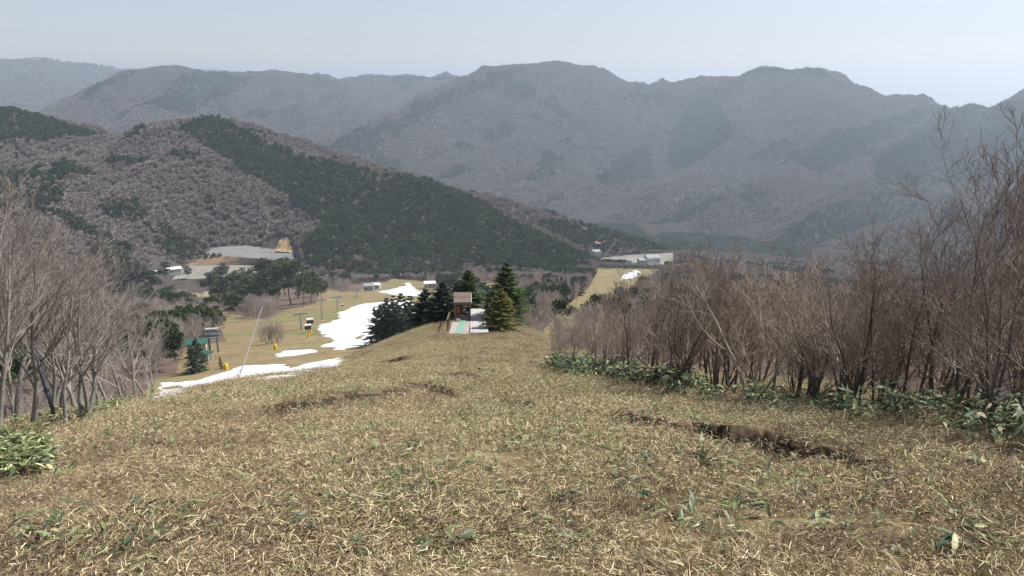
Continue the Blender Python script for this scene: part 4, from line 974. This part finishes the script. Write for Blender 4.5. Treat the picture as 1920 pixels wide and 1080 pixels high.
for u_, vb, vt, lb in [(362, 701, 648, 'short bushy conifer below the lift station'), (373, 697, 634, 'taller conifer below the lift station')]:
    conifer('young_conifer', FIRS, u_, 0, vt, lb, base=hit(u_, vb), wide=1.15)
conifer('young_conifer', FIRS, 414, 0, 668, 'thin conifer beside the yellow wrapped gun base', base=hit(414, 692), wide=.8)
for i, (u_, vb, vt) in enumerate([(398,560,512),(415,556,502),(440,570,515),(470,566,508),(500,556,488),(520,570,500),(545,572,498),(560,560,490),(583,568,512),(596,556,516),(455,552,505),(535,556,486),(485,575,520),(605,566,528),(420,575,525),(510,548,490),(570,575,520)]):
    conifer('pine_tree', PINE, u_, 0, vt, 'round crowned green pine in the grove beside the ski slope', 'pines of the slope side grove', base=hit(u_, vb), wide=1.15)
for u_, vb, vt, lb in [(312,530,492,'lone pine in front of the white roofed sheds'), (352,524,500,'small flat topped pine at the edge of the lower car park'), (420,524,494,'bushy pine beside the green building')]:
    conifer('pine_tree', PINE, u_, 0, vt, lb, base=hit(u_, vb), wide=1.1)
for i, (u_, vb, vt) in enumerate([(215,540,480),(240,550,492),(262,548,500),(228,530,470),(285,545,508),(200,520,455)]):
    conifer('pine_tree', PINE, u_, 0, vt, 'green pine above the bare beech grove', 'pines above the beech grove', base=hit(u_, vb), wide=1.2)
for i, (u_, vb, vt) in enumerate([(1018,555,515),(1030,552,522),(1044,560,518),(1052,562,516),(1060,558,520),(1072,562,525),(1090,555,520),(1012,545,518),(1098,500,452),(1038,565,528)]):
    conifer('spruce_tree', FIRS, u_, 0, vt, 'dark spruce in the valley wood beyond the tall fir', 'spruces of the valley wood', base=hit(u_, vb), wide=.9)
# round clump of leafless bushes on the ski slope
for i, (u_, vb) in enumerate([(492,642),(500,645),(510,645),(520,642),(528,638),(505,638)]):
    p = hit(u_, vb); t, c, H = KIND['shrub'][i % 4]; s = (top_z(p, 592 + rng.uniform(0, 10)) - p[2]) / H
    e = empty('bare_shrub', p, rng.uniform(0, 6), (s * .85, s * .85, s), 'leafless bush in the round clump on the ski slope', 'shrub', 'bushes of the round clump'); link('trunk', t, e); link('crown', c, e)

# ------------------------------------------------------------------ start hut and its deck
m_wood = mat('weathered_wood', (.20, .155, .125), .85, noise=(3, 14), amount=.3, rnd=.2, bump=.3, bscale=20)
m_roof = mat('brown_roof_boards', (.155, .118, .098), .8, noise=(3, 14), amount=.25, rnd=.22)
m_deck = mat('grey_deck_boards', (.36, .33, .29), .85, noise=(3, 14), amount=.25, rnd=.15, bump=.3, bscale=20)
m_deckp = mat('pale_deck_boards', (.47, .46, .44), .8, noise=(2, 9), amount=.15, rnd=.08)
m_greenmat = mat('green_mat', (.19, .35, .27), .7, noise=4, amount=.25)
m_red = mat('red_board', (.30, .085, .045), .7, noise=6, amount=.3); m_inside = mat('dark_inside', (.05, .04, .035), .9, noise=4, amount=.3); m_white = mat('white_paint', (.78, .78, .76), .6, noise=3, amount=.08)
hp = stand(868, 65.0); hd = math.atan2(hp[0], hp[1])
hut = empty('start_hut', hp + [0, 0, -.05], -hd, 1, 'small brown wooden start hut with an open front window', 'hut')
W, Dp, Hf = 1.34, 1.4, 1.92
for sx in (-1, 1):
    for yy, hh in ((0, Hf), (Dp, Hf + .22)): MB().box((sx * W / 2, yy, hh / 2 - .15), (.11, .11, hh + .3)).build('post', m_wood, hut)
for k in range(4): MB().box((0, .0 + .002 * k, .09 + k * .155), (W - .12, .035, .145)).build('wall_board', m_wood, hut)        # front boards below the window
MB().box((0, .0, Hf - .14), (W - .12, .04, .26)).build('lintel', m_wood, hut)
MB().box((0, -.06, .70), (W - .08, .18, .035)).build('counter', m_wood, hut)
for k in range(11): MB().box((0, Dp, .08 + k * .165), (W - .1, .03, .155)).build('wall_board', m_wood, hut)
for sx in (-1, 1):
    for k in range(10): MB().box((sx * W / 2, Dp / 2, .08 + k * .165), (.03, Dp - .12, .155)).build('wall_board', m_wood, hut)
MB().box((0, Dp / 2, -.06), (W, Dp, .06)).build('floor', m_wood, hut)
MB().box((-.42, .16, 1.08), (.40, .03, .72)).build('red_panel', m_red, hut)
MB().box((.28, .9, 1.22), (.62, .05, .06)).build('shelf', m_white, hut); MB().box((.1, .5, .95), (.25, .2, .3)).build('equipment_box', m_deck, hut); MB().box((.42, .3, .86), (.3, .25, .06)).build('equipment_box', m_white, hut)
rf = empty('roof', (0, 0, 0)); rf.parent = hut
bpy.data.objects.remove(rf)
for k in range(6):
    y0 = -.32 + k * .38; zz = lambda yv: Hf + .06 + .17 * (yv / Dp)
    mb = MB(); a, b = y0, y0 + .375; lift = .012 * (k % 2)
    mb.hexa([(-W / 2 - .11, a, zz(a) + lift), (W / 2 + .11, a, zz(a) + lift), (W / 2 + .11, b, zz(b) + lift), (-W / 2 - .11, b, zz(b) + lift), (-W / 2 - .11, a, zz(a) + .05 + lift), (W / 2 + .11, a, zz(a) + .05 + lift), (W / 2 + .11, b, zz(b) + .05 + lift), (-W / 2 - .11, b, zz(b) + .05 + lift)])
    mb.build('roof_board', m_roof, hut)
MB().box((W / 2 + .125, Dp / 2 - .1, Hf + .15), (.03, 2.1, .14), np.array(Matrix.Rotation(math.atan(.17 / Dp), 3, 'X'))).build('fascia', m_white, hut)

def local(x, y): # hut frame -> plan
    c, s = math.cos(-hd), math.sin(-hd); return hp[0] + c * x - s * y, hp[1] + s * x + c * y
def deck_z(y): return np.interp(y, [-9.5, -5, 0, 3.5], [float(Hg(*local(0, -9.0))) + .16, float(Hg(*local(0, -5.0))) + .22, hp[2] + .14, hp[2] + .10])
def planks(parent, x0, x1, n, y0, y1, m_, dz=0.0, skew=0.0):
    w_ = (x1 - x0) / n
    for k in range(n):
        xa, xb = x0 + k * w_ + .005, x0 + (k + 1) * w_ - .005; e0, e1 = y0 + rng.uniform(-.05, .05), y1 + rng.uniform(-.04, .04)
        cuts = [e0] + [c_ for c_ in (-5.0, 0.0) if e0 < c_ < e1] + [e1]; V_ = []; F_ = []
        for yy in cuts:
            sk = skew * (e1 - yy) / (e1 - e0); zz_ = deck_z(yy) - hp[2] + dz; V_ += [(xa - sk, yy, zz_ - .07), (xb - sk, yy, zz_ - .07), (xb - sk, yy, zz_), (xa - sk, yy, zz_)]
        for c_ in range(len(cuts) - 1):
            b_ = 4 * c_; F_ += [(b_ + i_, b_ + (i_ + 1) % 4, b_ + 4 + (i_ + 1) % 4, b_ + 4 + i_) for i_ in range(4)]
        F_ += [(3, 2, 1, 0), tuple(len(V_) - 4 + i_ for i_ in range(4))]
        mb = MB(); mb.add(V_, F_); mb.build('plank', m_, parent)
deck = empty('wooden_ramp', hp, -hd, 1, 'grey plank ramp leading down to the start hut', 'ramp')
planks(deck, -.95, .62, 9, -8.9, -.15, m_deck, .0, .18)
for yy in (-6.0, -4.2, -2.3, -.4):
    zz = deck_z(yy) - hp[2]
    MB().box((-1.16 - .12 * (-yy / 6), yy, zz + .1), (.07, .07, 1.7)).build('post', m_wood, deck)
MB().hexa([(-1.33, -6.1, deck_z(-6.1) - hp[2] + .82), (-1.26, -6.1, deck_z(-6.1) - hp[2] + .82), (-1.12, -.2, deck_z(-.2) - hp[2] + .82), (-1.19, -.2, deck_z(-.2) - hp[2] + .82),
           (-1.33, -6.1, deck_z(-6.1) - hp[2] + .90), (-1.26, -6.1, deck_z(-6.1) - hp[2] + .90), (-1.12, -.2, deck_z(-.2) - hp[2] + .90), (-1.19, -.2, deck_z(-.2) - hp[2] + .90)]).build('hand_rail', m_wood, deck)
for yy in (-6, -3.2, -.5): MB().box((-.15, yy, deck_z(yy) - hp[2] - .16), (1.7, .12, .16)).build('joist', m_wood, deck)
pd = empty('pale_deck', hp, -hd, 1, 'bright pale board deck between the ramp and the firs', 'deck')
planks(pd, .66, 2.1, 6, -8.5, 3.6, m_deckp, .03, .1)
gm = MB(); N_ = 12; ys = np.linspace(-9.2, -.6, N_)
for a, b in zip(ys[:-1], ys[1:]):
    f = lambda yv: (.02 - .06 * (-yv - .6), .24); za, zb = deck_z(a) - hp[2] + .012, deck_z(b) - hp[2] + .012
    (ca, wa), (cb, wb) = f(a), f(b)
    gm.hexa([(ca - wa, a, za), (ca + wa, a, za), (cb + wb, b, zb), (cb - wb, b, zb), (ca - wa * .9, a, za + .06), (ca + wa * .9, a, za + .06), (cb + wb * .9, b, zb + .06), (cb - wb * .9, b, zb + .06)])
add_props(gm.build('green_mat', m_greenmat, None, hp), 'long green mat strip laid down the plank ramp', 'mat'); bpy.data.objects['green_mat'].rotation_euler = (0, 0, -hd)
bag = MB()
th = np.linspace(0, 2 * np.pi, 10, endpoint=False)
bag.add(np.concatenate([np.stack([np.cos(th) * r_, np.sin(th) * r_ * .8, np.full(10, z_)], 1) for r_, z_ in ((.16, 0), (.2, .1), (.17, .22), (.06, .3))]), [tuple(range(9, -1, -1)), tuple(range(30, 40))] + [(i * 10 + j, i * 10 + (j + 1) % 10, (i + 1) * 10 + (j + 1) % 10, (i + 1) * 10 + j) for i in range(3) for j in range(10)])
bx_, by_ = local(-.45, -.45); add_props(bag.build('white_sack', m_white, None, (bx_, by_, deck_z(-.45) + .005)), 'white sack left on the ramp at the hut front', 'sack')

# ------------------------------------------------------------------ snow lances, snow guns, lift
m_alu = mat('aluminium', (.55, .56, .58), .45, noise=3, amount=.1, metal=.3); m_yellow = mat('yellow_pad', (.72, .46, .02), .6, noise=3, amount=.12); m_steel = mat('grey_steel', (.16, .175, .19), .6, noise=3, amount=.15)
m_black = mat('black_shroud', (.03, .03, .035), .6, noise=4, amount=.2)
def lance(b, t, label, rad=.055, pad=False):
    b = np.array(b); t = np.array(t); e = empty('snow_lance', b, 0, 1, label, 'snow lance'); d = (t - b); L_ = np.linalg.norm(d); d /= L_
    MB().tube([-.3 * d, d * L_ * .5, d * L_], [rad * 1.2, rad, rad * .7], 8).build('pole', m_alu, e)
    MB().tube([d * (L_ - .05), d * (L_ + .14)], [rad * 1.9, rad * 1.9], 8).build('nozzle_head', m_steel, e)
    MB().tube([[0, 0, -.5], [0, 0, 1.1]], [.09, .09], 8).build('base_post', m_steel, e)
    MB().tube([[0, 0, 1.0], d * L_ * .16], [.04, .04], 6).build('brace', m_steel, e)
    if pad:
        mb = MB(); th = np.linspace(0, 2 * np.pi, 10, endpoint=False)
        mb.add(np.concatenate([np.stack([np.cos(th) * r_, np.sin(th) * r_, np.full(10, z_)], 1) for r_, z_ in ((.46, -.1), (.45, .8), (.3, 1.25), (.15, 1.35))]), [tuple(range(9, -1, -1)), tuple(range(30, 40))] + [(i * 10 + j, i * 10 + (j + 1) % 10, (i + 1) * 10 + (j + 1) % 10, (i + 1) * 10 + j) for i in range(3) for j in range(10)])
        mb.build('crash_pad', m_yellow, e)
    return e
def rr_(p): return math.hypot(p[0], p[1])
b = hit(447, 712); lance(b, at(493, 571, rr_(b) + 1.0), 'long pale snow lance leaning over the snow behind the meadow', .085)
b = hit(297, 692); lance(b, at(313, 633, rr_(b)), 'pale snow lance leaning out of the beech grove twigs', .08)
b = hit(517, 655); lance(b, at(540, 618, rr_(b)), 'short snow lance with yellow pad by the round bush clump', .07, True)
b = hit(424, 693); lance(b, at(430, 672, rr_(b)), 'stub snow lance with yellow pad at the snow edge below the lift', .06, True)
b = hit(680, 562); lance(b, at(684, 550, rr_(b)), 'small snow lance with yellow pad beyond the snow field', .07, True)
def gun(p, hgt, label):
    e = empty('snow_gun', p, .4, hgt / 3.6, label, 'snow gun')
    MB().tube([(0, 0, -.3), (0, 0, 1.0), (0, 0, 2.3)], [.22, .2, .16], 10).build('tower', m_yellow, e)
    for a in range(3): MB().tube([(0, 0, .25), (.7 * math.cos(a * 2.094), .7 * math.sin(a * 2.094), -.05)], [.07, .05], 6).build('leg', m_yellow, e)
    th = np.linspace(0, 2 * np.pi, 14, endpoint=False); mb = MB()
    prof = ((.46, -.75), (.52, -.6), (.50, .3), (.42, .75), (.36, .75), (.42, .2), (.42, -.7))
    V = np.concatenate([np.stack([np.full(14, x_), np.cos(th) * r_, 2.75 + np.sin(th) * r_], 1) for r_, x_ in prof]); k = len(prof)
    mb.add(V, [(i * 14 + j, i * 14 + (j + 1) % 14, (i + 1) * 14 + (j + 1) % 14, (i + 1) * 14 + j) for i in range(k - 1) for j in range(14)] + [tuple((k - 1) * 14 + j for j in range(14))])
    mb.build('turbine_barrel', m_black, e); MB().box((0, 0, 3.42), (1.5, .95, .24)).build('snow_cap', m_white, e); MB().box((-.2, .55, 2.35), (.5, .25, .5)).build('control_box', m_yellow, e)
p = hit(579, 634); gun(p, top_z(p, 608) - p[2], 'yellow snow gun standing on the grass left of the snow field')
p = hit(583, 624); gun(p, top_z(p, 597) - p[2], 'second snow gun just behind the nearer yellow one')
p = hit(642, 581); gun(p, top_z(p, 570) - p[2], 'far snow gun at the upper edge of the snow field')
def pylon(u, vb, vt, label):
    p = hit(u, vb); h = top_z(p, vt) - p[2]; e = empty('lift_pylon', p, .35, 1, label, 'lift pylon', 'chairlift pylons down the slope')
    MB().tube([(0, 0, -.5), (0, 0, h)], [.30, .22], 10).build('mast', m_steel, e); MB().box((0, 0, h), (4.4, .28, .28)).build('cross_arm', m_steel, e)
    for s in (-1, 1):
        MB().box((s * 2.1, 0, h - .28), (.22, 1.9, .16)).build('sheave_train', m_steel, e); MB().box((s * 1.0, .25, h + .18), (1.4, .6, .05)).build('work_platform', m_steel, e)
    MB().box((0, -.28, h * .5), (.35, .04, h * .9)).build('ladder', m_alu, e)
pylon(565, 618, 589, 'squat lift pylon beside the yellow snow guns'); pylon(604, 598, 562, 'slim tall lift pylon standing on open grass'); pylon(633, 581, 557, 'lift pylon next to the far snow gun'); pylon(669, 559, 545, 'small far lift pylon at the wood edge')
# lift station below the grove
m_groof = mat('green_metal_roof', (.035, .125, .09), .5, noise=2, amount=.15); m_wall = mat('pale_wall', (.42, .40, .37), .8, noise=2, amount=.15); m_glass = mat('dark_glass', (.03, .035, .04), .2, noise=1, amount=.1, spec=.6)
m_groof2 = mat('grey_metal_roof', (.30, .32, .33), .5, noise=1, amount=.12); m_wroof = mat('white_roof', (.75, .76, .78), .5, noise=.5, amount=.06); m_redr = mat('faded_red_roof', (.42, .17, .13), .6, noise=1, amount=.15); m_greenwall = mat('green_wall', (.03, .24, .17), .6, noise=1, amount=.12); m_bluewall = mat('pale_green_wall', (.28, .37, .33), .7, noise=1, amount=.12)
def house(name, p, size, rot, wall_m, roof_m, label, cat='house', ridge=.35, nwin=3, over=.35, flat=False, door=True):
    w_, d_, h_ = size; e = empty(name, p, rot, 1, label, cat)
    MB().box((0, 0, h_ / 2 - 1), (w_, d_, h_ + 2)).build('wall', wall_m, e)
    for sgn in ((1,) if flat else (-1, 1)):
        mb = MB(); o = over; rz = ridge * d_ / 2
        if flat: mb.hexa([(-w_ / 2 - o, -d_ / 2 - o, h_ + .02), (w_ / 2 + o, -d_ / 2 - o, h_ + .02), (w_ / 2 + o, d_ / 2 + o, h_ + .02 + rz), (-w_ / 2 - o, d_ / 2 + o, h_ + .02 + rz), (-w_ / 2 - o, -d_ / 2 - o, h_ + .22), (w_ / 2 + o, -d_ / 2 - o, h_ + .22), (w_ / 2 + o, d_ / 2 + o, h_ + .22 + rz), (-w_ / 2 - o, d_ / 2 + o, h_ + .22 + rz)])
        else:
            y0 = -sgn * (d_ / 2 + o); z0 = h_ - ridge * o + .02; P_ = [(-w_ / 2 - o, y0, z0), (w_ / 2 + o, y0, z0), (w_ / 2 + o, -sgn * .0, h_ + rz + .02), (-w_ / 2 - o, -sgn * .0, h_ + rz + .02)]
            if sgn < 0: P_ = [P_[1], P_[0], P_[3], P_[2]]
            mb.hexa(P_ + [(a, b, c + .16) for a, b, c in P_])
        mb.build('roof', roof_m, e)
    if not flat:
        gb = MB(); gb.add([(s_ * (w_ / 2 - .01), yv, zv) for s_ in (-1, 1) for yv, zv in ((-d_ / 2, h_), (d_ / 2, h_), (0, h_ + ridge * d_ / 2))], [(0, 2, 1), (3, 4, 5), (0, 3, 5, 2), (1, 2, 5, 4), (0, 1, 4, 3)]); gb.build('gable', wall_m, e)
    for k in range(nwin):
        xx = -w_ / 2 + w_ * (k + .5) / nwin; ww = min(1.4, w_ / nwin * .55)
        wn = MB().box((xx, -d_ / 2 - .02, h_ * .55), (ww, .06, h_ * .35)).build('window', m_white, e); MB().box((xx, -d_ / 2 - .06, h_ * .55), (ww * .84, .05, h_ * .29)).build('pane', m_glass, wn)
    if door: MB().box((w_ / 2 + .02, 0, 1.0), (.06, 1.0, 2.0)).build('door', m_wood, e)
    return e
p = hit(372, 668); house('lift_station', p + [0, 0, 0], (4.4, 3.2, np.clip(top_z(p, 641) - p[2], 2.4, 6)), .25, m_wall, m_groof, 'small lift station hut with a green metal roof', 'hut', .45, 2)
p = hit(402, 662); e = empty('lift_bullwheel_frame', p, .2, 1, 'grey steel drive frame of the lift beside the green roofed hut', 'lift frame'); hh = np.clip(top_z(p, 618) - p[2], 3.5, 8)
for sx in (-1.0, 1.0): MB().tube([(sx, 0, -1), (sx, 0, hh * .85)], [.28, .24], 8).build('column', m_steel, e)
MB().box((0, 0, hh * .92), (4.6, .5, .4)).build('beam', m_steel, e); MB().box((0, 0, hh * .80), (3.6, 1.8, .3)).build('gantry', m_steel, e)
th = np.linspace(0, 2 * np.pi, 18, endpoint=False)
mb = MB(); mb.add(np.concatenate([np.stack([np.cos(th) * 1.7, np.sin(th) * 1.7, np.full(18, z_)], 1) for z_ in (hh * .70, hh * .74)]), [tuple(range(17, -1, -1)), tuple(range(18, 36))] + [(j, (j + 1) % 18, 18 + (j + 1) % 18, 18 + j) for j in range(18)]); mb.build('bullwheel', m_steel, e)
MB().box((0, 0, hh + .3), (3.2, .9, .08)).build('walkway', m_alu, e)
p = hit(389, 676); house('operator_cabin', p, (2.0, 1.8, 1.9), -.3, m_bluewall, m_groof, 'tiny green operator cabin beside the lift frame', 'cabin', .3, 1, .2)
# valley buildings
def lot(u, v, z): return on_plane(float(u), float(v), z)
p = lot(482, 521, LOT_LO_Z); house('green_hall', p, (18, 11, 5.2), -.1, m_greenwall, m_bluewall, 'long green walled hall on the lower car park', 'hall', .22, 5, .4, door=False)
p = lot(318, 506, LOT_LO_Z - 1); p = hit(316, 512); house('white_shed', p, (22, 9, 4), .55, m_wall, m_wroof, 'white roofed shed at the end of the lower car park', 'shed', .3, 4, .4, door=False)
p = hit(300, 516); house('white_shed', p, (14, 8, 3.6), .5, m_wall, m_wroof, 'smaller white roofed shed beside the long one', 'shed', .3, 3, .4, door=False)
p = hit(552, 520); house('grey_roof_house', p, (11, 8, 4.2), -.1, m_wall, m_groof2, 'grey roofed house beside the green hall behind pines', 'house', .3, 3)
p = hit(692, 545); house('mint_cottage', p, (6.5, 5.5, 4.2), .1, m_bluewall, m_groof2, 'mint green cottage at the edge of the pine hill', 'house', .5, 2)
p = hit(706, 541); house('white_cottage', p, (6, 5, 3.4), -.2, m_wall, m_wroof, 'white roofed cottage beside the mint green one', 'house', .4, 2)
p = hit(806, 540); house('white_cottage', p, (8, 6, 4.2), .15, m_wall, m_wroof, 'white roofed cottage behind the dark firs', 'house', .35, 3)
p = lot(1222, 492, LOT_R_Z); house('lodge', p, (17, 13, 7.0), .25, m_white, m_groof2, 'white gabled lodge on the valley car park', 'lodge', .5, 4)
p = lot(1204, 494, LOT_R_Z); house('teal_house', p, (10, 9, 5), .2, m_bluewall, m_groof2, 'teal walled house in front of the white lodge', 'house', .3, 3)
p = lot(1178, 493, LOT_R_Z); house('grey_roof_house', p, (9, 8, 4), -.2, m_wall, m_groof2, 'low grey house on the valley car park', 'house', .3, 3)
p = hit(1124, 462); house('red_roof_house', p, (12, 9, 5), .2, m_wall, m_redr, 'faded red roofed house in the far valley wood', 'house', .45, 3)
p = hit(1112, 478); house('grey_roof_hall', p, (16, 12, 5), .3, m_wall, m_groof2, 'pale grey roofed hall at the end of the pine hill', 'hall', .3, 3)
# ochre slip face behind the upper car park
out = np.array([hit(u_, v_)[:2] for u_, v_ in [(508,475),(554,475),(549,462),(541,450),(533,446),(524,452),(519,462)]]); lo, hi = out.min(0), out.max(0)
X, Y = np.meshgrid(np.linspace(lo[0], hi[0], 40), np.linspace(lo[1], hi[1], 40), indexing='ij')
ins = inpoly(X + 5 * (fbm(X / 4, Y / 4, 3, 3) - .5), Y + 9 * (fbm(X / 4, Y / 4, 3, 8) - .5), out); Z = Hg(X, Y) + .5 + 2.2 * fbm(X / 5, Y / 9, 4, 5)
i, j = np.nonzero(ins[:-1, :-1] & ins[1:, 1:] & ins[1:, :-1] & ins[:-1, 1:]); q = np.stack([i * 40 + j, (i + 1) * 40 + j, (i + 1) * 40 + j + 1, i * 40 + j + 1], 1); us_, inv = np.unique(q, return_inverse=True)
add_props(link('earth_slip', mesh_np('earth_slip', np.stack([X, Y, Z], -1).reshape(-1, 3)[us_], inv.reshape(-1, 4), m_cliff)), 'bare ochre earth face cut into the hill above the car park', 'bank', kind='structure')
# blue padded pole in the beech grove
b = stand(107, 14.6); t = at(58, 640, 14.9); e = empty('padded_pole', b, 0, 1, 'leaning blue padded pole among the beech trunks', 'pole'); d = t - b
m_bluepad = mat('blue_pad', (.085, .09, .115), .6, noise=5, amount=.2)
MB().tube([-.2 * unit(d), d * 1.0], [.02, .02], 8).build('pole', m_steel, e); MB().tube([d * .02, d * .3, d * .85], [.034, .036, .034], 10).build('padding', m_bluepad, e)
for q in (.12, .4): MB().tube([d * q, d * (q + .015)], [.052, .052], 10).build('strap', m_black, e)
